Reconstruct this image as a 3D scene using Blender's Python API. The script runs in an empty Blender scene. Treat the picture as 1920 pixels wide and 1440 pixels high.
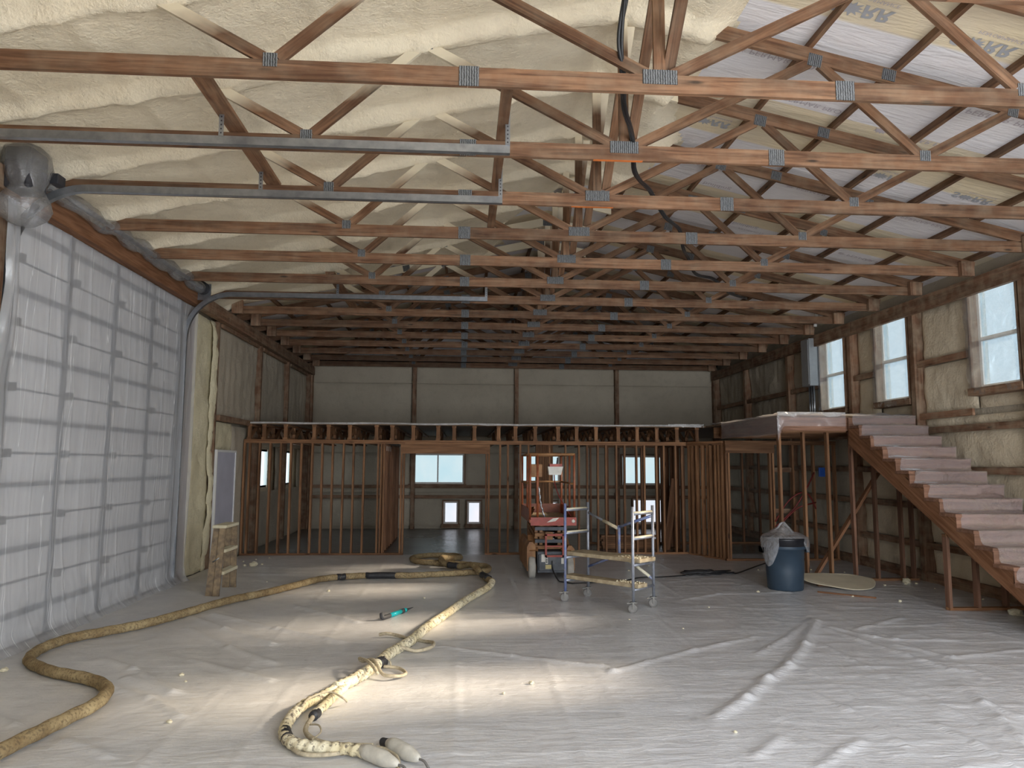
import bpy, bmesh, math, random
import numpy as np
from mathutils import Vector, Matrix, noise
random.seed(7)
sc = bpy.context.scene
COL = sc.collection

# ------------------------------------------------------------------ camera
F_PX, YAW, PIT, ROL, EYE = 1382.9, math.radians(3.781), math.radians(6.186), math.radians(0.275), 1.8412
fw = Vector((math.sin(YAW)*math.cos(PIT), math.cos(YAW)*math.cos(PIT), math.sin(PIT)))
r0 = Vector((math.cos(YAW), -math.sin(YAW), 0)); u0 = r0.cross(fw)
rr = r0*math.cos(ROL) + u0*math.sin(ROL); uu = -r0*math.sin(ROL) + u0*math.cos(ROL)
cam_d = bpy.data.cameras.new('camera'); cam = bpy.data.objects.new('camera', cam_d); COL.objects.link(cam)
M = Matrix.Identity(4)
for i in range(3): M[i][0] = rr[i]; M[i][1] = uu[i]; M[i][2] = -fw[i]
M[2][3] = EYE
cam.matrix_world = M
cam_d.sensor_fit = 'HORIZONTAL'; cam_d.sensor_width = 36; cam_d.lens = F_PX/1920*36
cam_d.clip_start = 0.05; cam_d.clip_end = 300
sc.camera = cam

# ------------------------------------------------------------------ light
SUN_STRENGTH, SKY_STRENGTH, PANE_STRENGTH = 120.0, 5.2, 0.28
SUN_DIR = Vector((-1.0, -0.13, -0.47)).normalized()
w = bpy.data.worlds.new('sky'); sc.world = w; w.use_nodes = True
bg = w.node_tree.nodes['Background']; bg.inputs[0].default_value = (0.89, 0.945, 1.0, 1); bg.inputs[1].default_value = SKY_STRENGTH
sd = bpy.data.lights.new('sun', 'SUN'); sd.energy = SUN_STRENGTH; sd.angle = math.radians(6); sd.color = (1.0, 0.83, 0.62)
so = bpy.data.objects.new('sun', sd); COL.objects.link(so); so.rotation_euler = SUN_DIR.to_track_quat('-Z', 'Y').to_euler(); so.location = (20, 8, 12)
# light portal in the unseen door opening behind the camera: it only guides sky sampling
pd = bpy.data.lights.new('door_portal', 'AREA'); pd.shape = 'RECTANGLE'; pd.size = 6.8; pd.size_y = 3.8; pd.cycles.is_portal = True
po = bpy.data.objects.new('door_portal', pd); COL.objects.link(po); po.location = (3.9, -0.68, 1.9); po.rotation_euler = (math.radians(90), 0, 0)
sc.view_settings.view_transform = 'Standard'; sc.view_settings.look = 'None'; sc.view_settings.gamma = 1
sc.view_settings.use_curve_mapping = False; sc.view_settings.exposure = 1.15
cy = sc.cycles
cy.max_bounces = 6; cy.diffuse_bounces = 4; cy.glossy_bounces = 2; cy.transmission_bounces = 3; cy.transparent_max_bounces = 8
cy.use_adaptive_sampling = True; cy.adaptive_threshold = 0.06
cy.sample_clamp_indirect = 6.0; cy.caustics_reflective = False; cy.caustics_refractive = False
cy.use_denoising = True

# ------------------------------------------------------------------ node materials
def nmat(name):
    m = bpy.data.materials.new(name); m.use_nodes = True; nt = m.node_tree
    for n in list(nt.nodes): nt.nodes.remove(n)
    o = nt.nodes.new('ShaderNodeOutputMaterial')
    return m, nt, o
def N(nt, t, **kw):
    n = nt.nodes.new('ShaderNode'+t)
    for k, v in kw.items():
        if k.startswith('i_'):
            key = k[2:]; key = int(key) if key.isdigit() else key.replace('_', ' ')
            n.inputs[key].default_value = v
        else: setattr(n, k, v)
    return n
def ramp(nt, fac, stops):
    r = N(nt, 'ValToRGB'); e = r.color_ramp.elements
    while len(e) < len(stops): e.new(0.5)
    for el, (p, c) in zip(e, stops): el.position = p; el.color = (*c, 1) if len(c) == 3 else c
    nt.links.new(fac, r.inputs[0]); return r.outputs[0]
def coords(nt, scale=(1, 1, 1), kind='Object', rand=True):
    tc = N(nt, 'TexCoord'); mp = N(nt, 'Mapping'); mp.inputs['Scale'].default_value = scale
    if rand:
        oi = N(nt, 'ObjectInfo'); ml = N(nt, 'Math', operation='MULTIPLY', i_1=57.0)
        nt.links.new(oi.outputs['Random'], ml.inputs[0])
        ad = N(nt, 'VectorMath', operation='ADD'); nt.links.new(tc.outputs[kind], ad.inputs[0]); nt.links.new(ml.outputs[0], ad.inputs[1])
        nt.links.new(ad.outputs[0], mp.inputs['Vector'])
    else: nt.links.new(tc.outputs[kind], mp.inputs['Vector'])
    return mp.outputs[0]
def noise_n(nt, vec, scale, detail=3, rough=.55, dist=0):
    n = N(nt, 'TexNoise'); n.inputs['Scale'].default_value = scale; n.inputs['Detail'].default_value = detail
    n.inputs['Roughness'].default_value = rough; n.inputs['Distortion'].default_value = dist
    nt.links.new(vec, n.inputs['Vector']); return n.outputs['Fac']
def mixc(nt, f, a, b, bt='MIX'):
    m = N(nt, 'Mix', data_type='RGBA', blend_type=bt)
    for sock, v in ((0, f), (6, a), (7, b)):
        if hasattr(v, 'links') or hasattr(v, 'is_linked'): nt.links.new(v, m.inputs[sock])
        else: m.inputs[sock].default_value = v if sock == 0 else (*v, 1)
    return m.outputs[2]
def bump(nt, h, strength=.3, dist=.01):
    b = N(nt, 'Bump'); b.inputs['Strength'].default_value = strength; b.inputs['Distance'].default_value = dist
    nt.links.new(h, b.inputs['Height']); return b.outputs[0]
def pbsdf(nt, out, color=None, rough=.6, metal=0, normal=None, spec=.5):
    b = N(nt, 'BsdfPrincipled')
    if color is not None:
        if hasattr(color, 'is_linked'): nt.links.new(color, b.inputs['Base Color'])
        else: b.inputs['Base Color'].default_value = (*color, 1)
    if hasattr(rough, 'is_linked'): nt.links.new(rough, b.inputs['Roughness'])
    else: b.inputs['Roughness'].default_value = rough
    b.inputs['Metallic'].default_value = metal
    b.inputs['Specular IOR Level'].default_value = spec
    if normal is not None: nt.links.new(normal, b.inputs['Normal'])
    if out is not None: nt.links.new(b.outputs[0], out.inputs[0])
    return b
MAT = {}
def plain(name, c, rough=.6, metal=0, var=.12, scale=14, bmp=.15, c2=None, spec=.5):
    m, nt, o = nmat(name); v = coords(nt)
    f = noise_n(nt, v, scale, 4)
    c2 = c2 or tuple(x*(1-var*2) for x in c)
    col = ramp(nt, f, [(.3, c2), (.68, c)])
    pbsdf(nt, o, col, rough, metal, bump(nt, f, bmp, .004), spec); MAT[name] = m; return m
def wood(name, light, dark, knots=True, dusty=0.0, overspray=False):
    m, nt, o = nmat(name)
    v = coords(nt, (1.3, 26, 26)); g = noise_n(nt, v, 1.0, 4, .6, .8)
    v2 = coords(nt, (.8, 7, 7)); g2 = noise_n(nt, v2, 1.0, 2, .5, 1.5)
    col = ramp(nt, g, [(.34, dark), (.60, light)])
    col = mixc(nt, ramp(nt, g2, [(.42, (0, 0, 0)), (.70, (.55, .55, .55))]), col, tuple(x*.62 for x in dark))
    if knots:
        vo = N(nt, 'TexVoronoi'); vo.inputs['Scale'].default_value = 1.0
        nt.links.new(coords(nt, (1.5, 6.5, 6.5)), vo.inputs['Vector'])
        k = ramp(nt, vo.outputs['Distance'], [(.05, (1, 1, 1)), (.12, (0, 0, 0))])
        col = mixc(nt, k, col, tuple(x*.28 for x in dark))
    oi = N(nt, 'ObjectInfo'); h = N(nt, 'HueSaturation')
    mr = N(nt, 'MapRange', i_3=.74, i_4=1.22); nt.links.new(oi.outputs['Random'], mr.inputs[0]); nt.links.new(mr.outputs[0], h.inputs['Value'])
    nt.links.new(col, h.inputs['Color']); col = h.outputs[0]
    if dusty:
        d = noise_n(nt, coords(nt), 5.0, 4)
        col = mixc(nt, ramp(nt, d, [(.40, (0, 0, 0)), (.72, (dusty,)*3)]), col, (.62, .55, .40))
    if overspray:   # cream mist left on the lumber where it enters the sprayed foam
        ge = N(nt, 'NewGeometry'); sx = N(nt, 'SeparateXYZ'); nt.links.new(ge.outputs['Position'], sx.inputs[0])
        def mth(op, a, b=None, c=None, clamp=False):
            n_ = N(nt, 'Math', operation=op, use_clamp=clamp)
            for i_, q in enumerate((a, b, c)):
                if q is None: continue
                if hasattr(q, 'is_linked'): nt.links.new(q, n_.inputs[i_])
                else: n_.inputs[i_].default_value = q
            return n_.outputs[0]
        hgt = mth('MULTIPLY_ADD', mth('ABSOLUTE', mth('SUBTRACT', sx.outputs[0], 1.417)), .225, sx.outputs[2])
        wob = mth('MULTIPLY_ADD', noise_n(nt, ge.outputs['Position'], 3.0, 3), .25, hgt)
        mr2 = N(nt, 'MapRange', i_1=5.74, i_2=5.98); nt.links.new(wob, mr2.inputs[0])
        zlo = mth('MULTIPLY', mth('SUBTRACT', sx.outputs[2], 4.74), 7.0, None, True)
        msk = mth('MULTIPLY', mth('MULTIPLY', mth('MULTIPLY', mr2.outputs[0], zlo), mth('LESS_THAN', sx.outputs[0], 2.3)), mth('LESS_THAN', sx.outputs[1], 13.9))
        col = mixc(nt, msk, col, (.80, .71, .54))
    pbsdf(nt, o, col, .68, 0, bump(nt, g, .25, .003), .25); MAT[name] = m
wood('wood_truss', (.235, .124, .068), (.10, .047, .025), True, .10, True)
wood('wood_framing', (.33, .17, .085), (.17, .078, .036), True)
wood('wood_girt', (.30, .165, .10), (.155, .08, .045), True, .28)
wood('wood_stair', (.27, .145, .095), (.17, .085, .052), True)
wood('wood_brown', (.28, .14, .075), (.16, .068, .030), True)

def foam(name, c1, c2, bscale=9, bst=.55):
    m, nt, o = nmat(name); v = coords(nt, rand=False)
    a = noise_n(nt, v, .8, 3); b = noise_n(nt, v, bscale*4, 5, .6); c = noise_n(nt, v, bscale, 4, .6)
    col = mixc(nt, ramp(nt, a, [(.3, (0, 0, 0)), (.7, (1, 1, 1))]), c1, c2)
    col = mixc(nt, ramp(nt, c, [(.30, (.22, .22, .22)), (.5, (0, 0, 0))]), col, tuple(x*.72 for x in c2))
    ad = N(nt, 'Math', operation='MULTIPLY_ADD', i_1=.45); nt.links.new(b, ad.inputs[0]); nt.links.new(c, ad.inputs[2])
    pbsdf(nt, o, col, .72, 0, bump(nt, ad.outputs[0], bst, .028), .25); MAT[name] = m
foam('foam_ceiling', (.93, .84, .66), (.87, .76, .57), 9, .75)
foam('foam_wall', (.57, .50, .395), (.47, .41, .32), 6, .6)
foam('foam_sunlit', (.76, .66, .50), (.66, .56, .41), 6, .6)  # wall foam lightened to paint in the sunlight near the windows
foam('foam_fresh', (.84, .77, .56), (.74, .66, .45), 8, .8)
foam('foam_lump', (.84, .79, .62), (.74, .66, .46), 30, .6)

# white printed roofing underlay, cream in every second strip
m, nt, o = nmat('roof_sheet'); v = coords(nt, rand=False)
sx = N(nt, 'SeparateXYZ'); nt.links.new(v, sx.inputs[0])
md = N(nt, 'Math', operation='MODULO', i_1=2.44); a0 = N(nt, 'Math', operation='ADD', i_1=2.44*4-5.00)
nt.links.new(sx.outputs[1], a0.inputs[0]); nt.links.new(a0.outputs[0], md.inputs[0])
band = ramp(nt, md.outputs[0], [(0, (1, 1, 1)), (.96, (1, 1, 1)), (1.0, (0, 0, 0))])
wv = noise_n(nt, coords(nt, (2.2, 14, 2), rand=False), 1.0, 4, .6, .6)
fine = noise_n(nt, coords(nt, (1, 1, 1), rand=False), 1.3, 3)
col = mixc(nt, band, (.86, .84, .86), (.86, .74, .52))
col = mixc(nt, ramp(nt, fine, [(.4, (0, 0, 0)), (.8, (.35, .35, .35))]), col, (.70, .66, .66))
pbsdf(nt, o, col, .42, 0, bump(nt, wv, .35, .05), .4); MAT['roof_sheet'] = m
plain('print_grey', (.44, .45, .48), .6, 0, .05)
plain('print_mauve', (.60, .55, .59), .6, 0, .05)

def film(name, c, opacity, rough=.28, bst=.6, scale=(3, 3, 3), trans=.4, gloss=.10, vary=1.0, streak=0):
    m, nt, o = nmat(name); v = coords(nt, scale, rand=False)
    n1 = noise_n(nt, v, 1.0, 5, .62, .9); nb = bump(nt, n1, bst, .05)
    d = N(nt, 'BsdfDiffuse'); d.inputs[0].default_value = (*c, 1); nt.links.new(nb, d.inputs['Normal'])
    t = N(nt, 'BsdfTranslucent'); t.inputs[0].default_value = (*c, 1); nt.links.new(nb, t.inputs['Normal'])
    g = N(nt, 'BsdfGlossy'); g.inputs['Color'].default_value = (1, 1, 1, 1); g.inputs['Roughness'].default_value = rough; nt.links.new(nb, g.inputs['Normal'])
    tr = N(nt, 'BsdfTransparent'); tr.inputs[0].default_value = (.97, .97, .98, 1)
    m1 = N(nt, 'MixShader', i_0=trans); nt.links.new(d.outputs[0], m1.inputs[1]); nt.links.new(t.outputs[0], m1.inputs[2])
    op = N(nt, 'MapRange', i_1=.3, i_2=.75, i_3=opacity*(1-.25*vary), i_4=min(1, opacity*(1+.35*vary))); nt.links.new(n1, op.inputs[0])
    opo = op.outputs[0]
    if streak:      # glints along the pleats, painted as thin vertical lines of extra opacity
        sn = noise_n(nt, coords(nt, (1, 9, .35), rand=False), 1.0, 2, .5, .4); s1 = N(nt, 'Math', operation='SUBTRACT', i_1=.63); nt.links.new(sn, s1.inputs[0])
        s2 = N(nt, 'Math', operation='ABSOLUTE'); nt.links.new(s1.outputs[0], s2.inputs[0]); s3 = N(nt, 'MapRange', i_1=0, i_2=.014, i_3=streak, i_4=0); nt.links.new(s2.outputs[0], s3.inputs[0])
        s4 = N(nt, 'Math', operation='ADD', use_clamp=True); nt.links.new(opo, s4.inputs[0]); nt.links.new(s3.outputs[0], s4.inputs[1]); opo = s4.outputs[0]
    m2 = N(nt, 'MixShader'); nt.links.new(opo, m2.inputs[0]); nt.links.new(tr.outputs[0], m2.inputs[1]); nt.links.new(m1.outputs[0], m2.inputs[2])
    lw = N(nt, 'LayerWeight', i_0=.35); nt.links.new(nb, lw.inputs['Normal'])
    fr = N(nt, 'MapRange', i_3=gloss*.35, i_4=gloss*3); nt.links.new(lw.outputs['Fresnel'], fr.inputs[0])
    m3 = N(nt, 'MixShader'); nt.links.new(fr.outputs[0], m3.inputs[0]); nt.links.new(m2.outputs[0], m3.inputs[1]); nt.links.new(g.outputs[0], m3.inputs[2])
    nt.links.new(m3.outputs[0], o.inputs[0]); MAT[name] = m
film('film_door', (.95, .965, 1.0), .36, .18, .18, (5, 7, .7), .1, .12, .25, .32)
film('film_stair', (.84, .76, .78), .26, .2, .3, (4, 4, 6), .3, .14, .5)
film('film_clear', (.90, .91, .94), .18, .16, .9, (7, 7, 7), .3, .20)
film('film_bag', (.86, .87, .92), .34, .2, .7, (9, 9, 9), .4, .14)
film('film_edge', (.92, .91, .90), .78, .3, .7, (6, 6, 6))

# poly sheeting laid over the floor slab, dusted with overspray to the left
m, nt, o = nmat('floor_sheet'); v = coords(nt, rand=False)
sx = N(nt, 'SeparateXYZ'); nt.links.new(v, sx.inputs[0])
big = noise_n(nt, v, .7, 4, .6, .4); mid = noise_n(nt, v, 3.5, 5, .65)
ln = noise_n(nt, coords(nt, (3.0, 14, 1), rand=False), 1.0, 5, .6, .7)
dx = N(nt, 'MapRange', i_1=-1.5, i_2=4.2, i_3=0, i_4=1); nt.links.new(sx.outputs[0], dx.inputs[0])
dust = N(nt, 'Math', operation='MULTIPLY_ADD', i_1=.9, use_clamp=True); nt.links.new(big, dust.inputs[0]); nt.links.new(dx.outputs[0], dust.inputs[2])
dsub = N(nt, 'Math', operation='SUBTRACT', i_1=.30, use_clamp=True); nt.links.new(dust.outputs[0], dsub.inputs[0])
col = mixc(nt, dsub.outputs[0], (.74, .73, .715), (.65, .665, .725))
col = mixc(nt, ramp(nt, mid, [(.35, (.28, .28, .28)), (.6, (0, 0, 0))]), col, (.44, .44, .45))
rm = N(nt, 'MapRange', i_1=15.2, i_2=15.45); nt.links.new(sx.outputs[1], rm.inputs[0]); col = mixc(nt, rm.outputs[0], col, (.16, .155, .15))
sp = noise_n(nt, v, 60, 2); col = mixc(nt, ramp(nt, sp, [(.70, (0, 0, 0)), (.76, (.5, .5, .5))]), col, (.82, .79, .70))
rg = N(nt, 'MapRange', i_1=0, i_2=1, i_3=.48, i_4=.20); nt.links.new(dsub.outputs[0], rg.inputs[0])
hm = N(nt, 'Math', operation='MULTIPLY_ADD', i_1=.7); nt.links.new(ln, hm.inputs[0]); nt.links.new(mid, hm.inputs[2])
rg2 = N(nt, 'Math', operation='MULTIPLY_ADD', i_1=-.12); nt.links.new(rm.outputs[0], rg2.inputs[0]); nt.links.new(rg.outputs[0], rg2.inputs[2])
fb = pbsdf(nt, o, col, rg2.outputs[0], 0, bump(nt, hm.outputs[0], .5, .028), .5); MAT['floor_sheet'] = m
ck = noise_n(nt, coords(nt, (4.5, 13, 1), rand=False), 1.0, 5, .7, 1.4)      # crisp crinkles of the film itself
ab = N(nt, 'Math', operation='SUBTRACT', i_1=.5); nt.links.new(ck, ab.inputs[0]); ab2 = N(nt, 'Math', operation='ABSOLUTE'); nt.links.new(ab.outputs[0], ab2.inputs[0])
ck2 = ramp(nt, ab2.outputs[0], [(0, (1, 1, 1)), (.09, (0, 0, 0))])
nt.links.new(bump(nt, ck2, .7, .018), fb.inputs['Coat Normal']); fb.inputs['Coat Roughness'].default_value = .10
cw = N(nt, 'MapRange', i_3=.10, i_4=.75); nt.links.new(dsub.outputs[0], cw.inputs[0]); nt.links.new(cw.outputs[0], fb.inputs['Coat Weight'])
plain('concrete', (.42, .41, .40), .75)

# hose: tan fabric sleeve with spiral dirt
m, nt, o = nmat('hose_sleeve'); v = coords(nt, rand=False)
a = noise_n(nt, v, 5, 4); b = noise_n(nt, v, 45, 5, .65)
col = mixc(nt, ramp(nt, a, [(.35, (0, 0, 0)), (.65, (1, 1, 1))]), (.26, .18, .09), (.46, .36, .20))
col = mixc(nt, ramp(nt, b, [(.38, (.75, .75, .75)), (.52, (0, 0, 0))]), col, (.14, .10, .06))
pbsdf(nt, o, col, .8, 0, bump(nt, b, .7, .008), .2); MAT['hose_sleeve'] = m
m, nt, o = nmat('hose_foamed'); v = coords(nt, rand=False)
a = noise_n(nt, v, 4, 4); b = noise_n(nt, v, 30, 5, .7)
col = mixc(nt, ramp(nt, a, [(.35, (0, 0, 0)), (.65, (1, 1, 1))]), (.62, .53, .33), (.80, .73, .54))
col = mixc(nt, ramp(nt, b, [(.38, (.9, .9, .9)), (.49, (0, 0, 0))]), col, (.13, .10, .08))
pbsdf(nt, o, col, .8, 0, bump(nt, b, .8, .012), .2); MAT['hose_foamed'] = m
plain('black_tape', (.035, .035, .04), .5, 0, .2, 30)
plain('cord_tan', (.55, .47, .33), .8, 0, .2, 40)
plain('pale_cloth', (.60, .57, .50), .8, 0, .12, 20)

# galvanised steel
m, nt, o = nmat('galvanised'); v = coords(nt)
a = noise_n(nt, v, 12, 3); col = ramp(nt, a, [(.3, (.30, .32, .35)), (.7, (.44, .46, .49))]); pbsdf(nt, o, col, .32, .85, None); MAT['galvanised'] = m
m, nt, o = nmat('gusset_steel'); v = coords(nt, rand=False)
wv = N(nt, 'TexWave', bands_direction='X'); wv.inputs['Scale'].default_value = 17; wv.inputs['Distortion'].default_value = 2.5; wv.inputs['Detail Scale'].default_value = 3
nt.links.new(v, wv.inputs['Vector'])
col = ramp(nt, wv.outputs['Fac'], [(.25, (.055, .057, .06)), (.6, (.22, .23, .24))]); pbsdf(nt, o, col, .5, .4, bump(nt, wv.outputs['Fac'], .6, .006)); MAT['gusset_steel'] = m
plain('door_white', (.92, .92, .93), .5, 0, .03, 3)
plain('door_steel', (.20, .22, .26), .45, .5, .08)
plain('dark_steel', (.07, .07, .08), .5, .4, .2)
plain('panel_grey', (.30, .31, .32), .45, .2, .06)
plain('vinyl_white', (.85, .84, .82), .45, 0, .03)
plain('sheet_lilac', (.56, .56, .66), .45, 0, .06, 3)
plain('lift_orange', (.34, .095, .035), .5, 0, .25, 9, .2, (.17, .055, .025))
plain('lift_red', (.42, .06, .035), .5, 0, .2, 9)
plain('lift_dusty', (.42, .22, .09), .65, 0, .25, 7, .3, (.20, .09, .04))
plain('lift_grey', (.11, .12, .14), .55, .1, .25, 9)
plain('rubber_pale', (.48, .46, .42), .8, 0, .15, 9)
plain('rubber_grey', (.22, .21, .20), .7, 0, .2, 20)
plain('label_white', (.80, .78, .72), .6)
plain('label_yellow', (.62, .52, .25), .6)
plain('scaf_blue', (.10, .16, .42), .45, .2, .2, 18, .2, (.30, .31, .36))
plain('scaf_grey', (.36, .38, .44), .45, .5, .15, 18)
plain('ply_dusty', (.46, .38, .25), .8, 0, .25, 10, .4, (.24, .18, .11))
plain('ladder_brown', (.33, .24, .14), .8, 0, .3, 14, .5, (.14, .10, .07))
plain('can_blue', (.030, .052, .080), .5, 0, .08, 6)
plain('can_black', (.012, .012, .016), .35, 0, .1)
plain('board_tan', (.56, .49, .36), .8, 0, .10, 3)
plain('teal', (.01, .50, .55), .35, 0, .05)
plain('dark_grip', (.06, .06, .065), .6)
plain('cable_black', (.015, .015, .017), .45, 0, .1)
plain('caster_grey', (.26, .25, .23), .7, 0, .2, 20)
plain('hose_red', (.25, .03, .025), .5)
plain('paint_orange', (.75, .20, .04), .6)
plain('box_blue', (.02, .10, .45), .45)
plain('pvc_white', (.80, .80, .78), .4)
plain('void_dark', (.05, .045, .04), .9)
plain('osb', (.22, .14, .08), .8, 0, .25, 30)
# film-covered panes glowing with daylight; part of the sun passes straight through
def pane_mat(name, c, strength, clear=.20):
    m, nt, o = nmat(name); v = coords(nt, (1, 1, .8), rand=True); n1 = noise_n(nt, v, 1.6, 3)
    col = ramp(nt, n1, [(.3, tuple(x*y for x, y in zip(c, (.80, .93, .98)))), (.7, c)])
    e = N(nt, 'Emission', i_Strength=strength); nt.links.new(col, e.inputs[0])
    t = N(nt, 'BsdfTransparent'); mx = N(nt, 'MixShader', i_0=1-clear)
    nt.links.new(t.outputs[0], mx.inputs[1]); nt.links.new(e.outputs[0], mx.inputs[2]); nt.links.new(mx.outputs[0], o.inputs[0]); MAT[name] = m
pane_mat('pane_day', (.56, .85, 1.0), PANE_STRENGTH)
pane_mat('pane_back', (.76, .95, 1.0), .34, .1)
pane_mat('pane_low', (.97, .93, 1.0), .40, .1)

# ------------------------------------------------------------------ geometry helpers
WM = {}
def tag(o, label=None, cat=None, group=None, kind=None):
    if label: o['label'] = label
    if cat: o['category'] = cat
    if group: o['group'] = group
    if kind: o['kind'] = kind
    return o
def put(o, Mw, parent):
    COL.objects.link(o); WM[o] = Mw
    if parent is not None:
        o.parent = parent; o.matrix_basis = WM[parent].inverted() @ Mw
    else: o.matrix_basis = Mw
    return o
def empty(name, loc):
    o = bpy.data.objects.new(name, None); o.empty_display_size = .1
    return put(o, Matrix.Translation(Vector(loc)), None)
def meshobj(name, verts, faces, mat, parent=None, Mw=None, smooth=False):
    me = bpy.data.meshes.new(name); me.from_pydata([tuple(v) for v in verts], [], faces); me.update()
    if mat: me.materials.append(MAT[mat])
    if smooth: me.polygons.foreach_set('use_smooth', [True]*len(me.polygons))
    return put(bpy.data.objects.new(name, me), Mw or Matrix.Identity(4), parent)
BOXF = [(0, 1, 2, 3), (7, 6, 5, 4), (0, 4, 5, 1), (1, 5, 6, 2), (2, 6, 7, 3), (3, 7, 4, 0)]
def boxv(a, b):
    (x0, y0, z0), (x1, y1, z1) = a, b
    return [(x0, y0, z0), (x0, y1, z0), (x1, y1, z0), (x1, y0, z0), (x0, y0, z1), (x0, y1, z1), (x1, y1, z1), (x1, y0, z1)]
def boxes(name, L, mat, parent=None, Mw=None):
    V, Fc = [], []
    for a, b in L:
        k = len(V); V += boxv(a, b); Fc += [tuple(i+k for i in f) for f in BOXF]
    return meshobj(name, V, Fc, mat, parent, Mw)
def box(name, a, b, mat, parent=None, bev=0.0, Mw=None):
    """axis-aligned box; the mesh origin sits at its centre"""
    a = [min(p, q) for p, q in zip(a, b)]; b2 = [max(p, q) for p, q in zip(a, b)]
    c = Vector([(p+q)/2 for p, q in zip(a, b2)])
    if mat.startswith('wood') and Mw is None:      # lumber: run the grain along the longest side
        ext = [q-p for p, q in zip(a, b2)]; ax = ext.index(max(ext)); p0, p1 = list(c), list(c); p0[ax] = a[ax]; p1[ax] = b2[ax]
        return beam(name, p0, p1, *{0: (ext[1], ext[2], mat, parent, (0, 0, 1)), 1: (ext[0], ext[2], mat, parent, (0, 0, 1)), 2: (ext[0], ext[1], mat, parent, (0, 1, 0))}[ax])
    h = [(q-p)/2 for p, q in zip(a, b2)]
    o = meshobj(name, boxv([-x for x in h], h), BOXF, mat, parent, (Mw or Matrix.Identity(4)) @ Matrix.Translation(c))
    if bev: bevel(o, bev)
    return o
def bevel(o, wd, seg=2):
    bm = bmesh.new(); bm.from_mesh(o.data)
    bmesh.ops.bevel(bm, geom=list(bm.edges), offset=wd, segments=seg, affect='EDGES', profile=.5)
    bm.to_mesh(o.data); bm.free()
def frame(p0, p1, up=(0, 0, 1)):
    p0, p1 = Vector(p0), Vector(p1); x = (p1-p0); L = x.length; x.normalize()
    z = Vector(up); z = z - x*z.dot(x)
    if z.length < 1e-4: z = Vector((0, 1, 0)) - x*x[1]
    z.normalize(); y = z.cross(x)
    Mw = Matrix.Identity(4)
    for i in range(3): Mw[i][0] = x[i]; Mw[i][1] = y[i]; Mw[i][2] = z[i]; Mw[i][3] = p0[i]
    return Mw, L
def beam(name, p0, p1, wd, ht, mat, parent=None, up=(0, 0, 1)):
    """lumber from p0 to p1, wd across, ht along up, centred on the line"""
    Mw, L = frame(p0, p1, up)
    return meshobj(name, boxv((0, -wd/2, -ht/2), (L, wd/2, ht/2)), BOXF, mat, parent, Mw)
def catmull(P, sub=6):
    P = [Vector(p) for p in P]; out = []
    for i in range(len(P)-1):
        a, b, c, d = P[max(i-1, 0)], P[i], P[i+1], P[min(i+2, len(P)-1)]
        for k in range(sub):
            t = k/sub
            out.append(.5*((2*b)+(c-a)*t+(2*a-5*b+4*c-d)*t*t+(3*b-a-3*c+d)*t**3))
    out.append(P[-1]); return out
def tube(name, P, r, mat, parent=None, seg=8, sub=6, spiral=0, amp=.0, caps=True, smooth=True, rfun=None):
    pts = catmull(P, sub) if sub > 1 else [Vector(p) for p in P]
    V, Fc = [], []; n = len(pts); t0 = (pts[1]-pts[0]).normalized()
    nv = t0.orthogonal().normalized(); L = 0
    for i, p in enumerate(pts):
        t = (pts[min(i+1, n-1)]-pts[max(i-1, 0)]).normalized()
        nv = (nv - t*nv.dot(t)).normalized(); bv = t.cross(nv)
        if i: L += (p-pts[i-1]).length
        for k in range(seg):
            a = 2*math.pi*k/seg
            rad = r*(rfun(i/(n-1)) if rfun else 1)
            if spiral: rad *= 1+amp*math.sin(a+spiral*L)+amp*.7*noise.noise(Vector((p[0]*9, p[1]*9, a)))
            V.append(p+(nv*math.cos(a)+bv*math.sin(a))*rad)
    for i in range(n-1):
        for k in range(seg):
            a, b = i*seg+k, i*seg+(k+1) % seg; Fc.append((a, b, b+seg, a+seg))
    if caps: Fc.append(tuple(range(seg))[::-1]); Fc.append(tuple(range((n-1)*seg, n*seg)))
    return meshobj(name, V, Fc, mat, parent, None, smooth)
def rod(name, p0, p1, r, mat, parent=None, seg=10): return tube(name, [p0, p1], r, mat, parent, seg, 1)
def lathe(name, prof, mat, parent=None, Mw=None, seg=32, smooth=True):
    V, Fc = [], []
    for r, z in prof:
        for k in range(seg): a = 2*math.pi*k/seg; V.append((r*math.cos(a), r*math.sin(a), z))
    for i in range(len(prof)-1):
        for k in range(seg):
            a, b = i*seg+k, i*seg+(k+1) % seg; Fc.append((a, b, b+seg, a+seg))
    o = meshobj(name, V, Fc, mat, parent, Mw, smooth)
    return o
def prism(name, poly, axis, a, b, mat, parent=None, Mw=None):
    """polygon in the plane across axis, extruded from a to b"""
    def P(u, v, s): return {0: (s, u, v), 1: (u, s, v), 2: (u, v, s)}[axis]
    n = len(poly); V = [P(u, v, a) for u, v in poly]+[P(u, v, b) for u, v in poly]
    Fc = [tuple(range(n)), tuple(range(2*n-1, n-1, -1))]+[(i, i+n, (i+1) % n+n, (i+1) % n) for i in range(n)]
    o = meshobj(name, V, Fc, mat, parent, Mw)
    bm = bmesh.new(); bm.from_mesh(o.data); bmesh.ops.recalc_face_normals(bm, faces=bm.faces); bm.to_mesh(o.data); bm.free()
    return o
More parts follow.
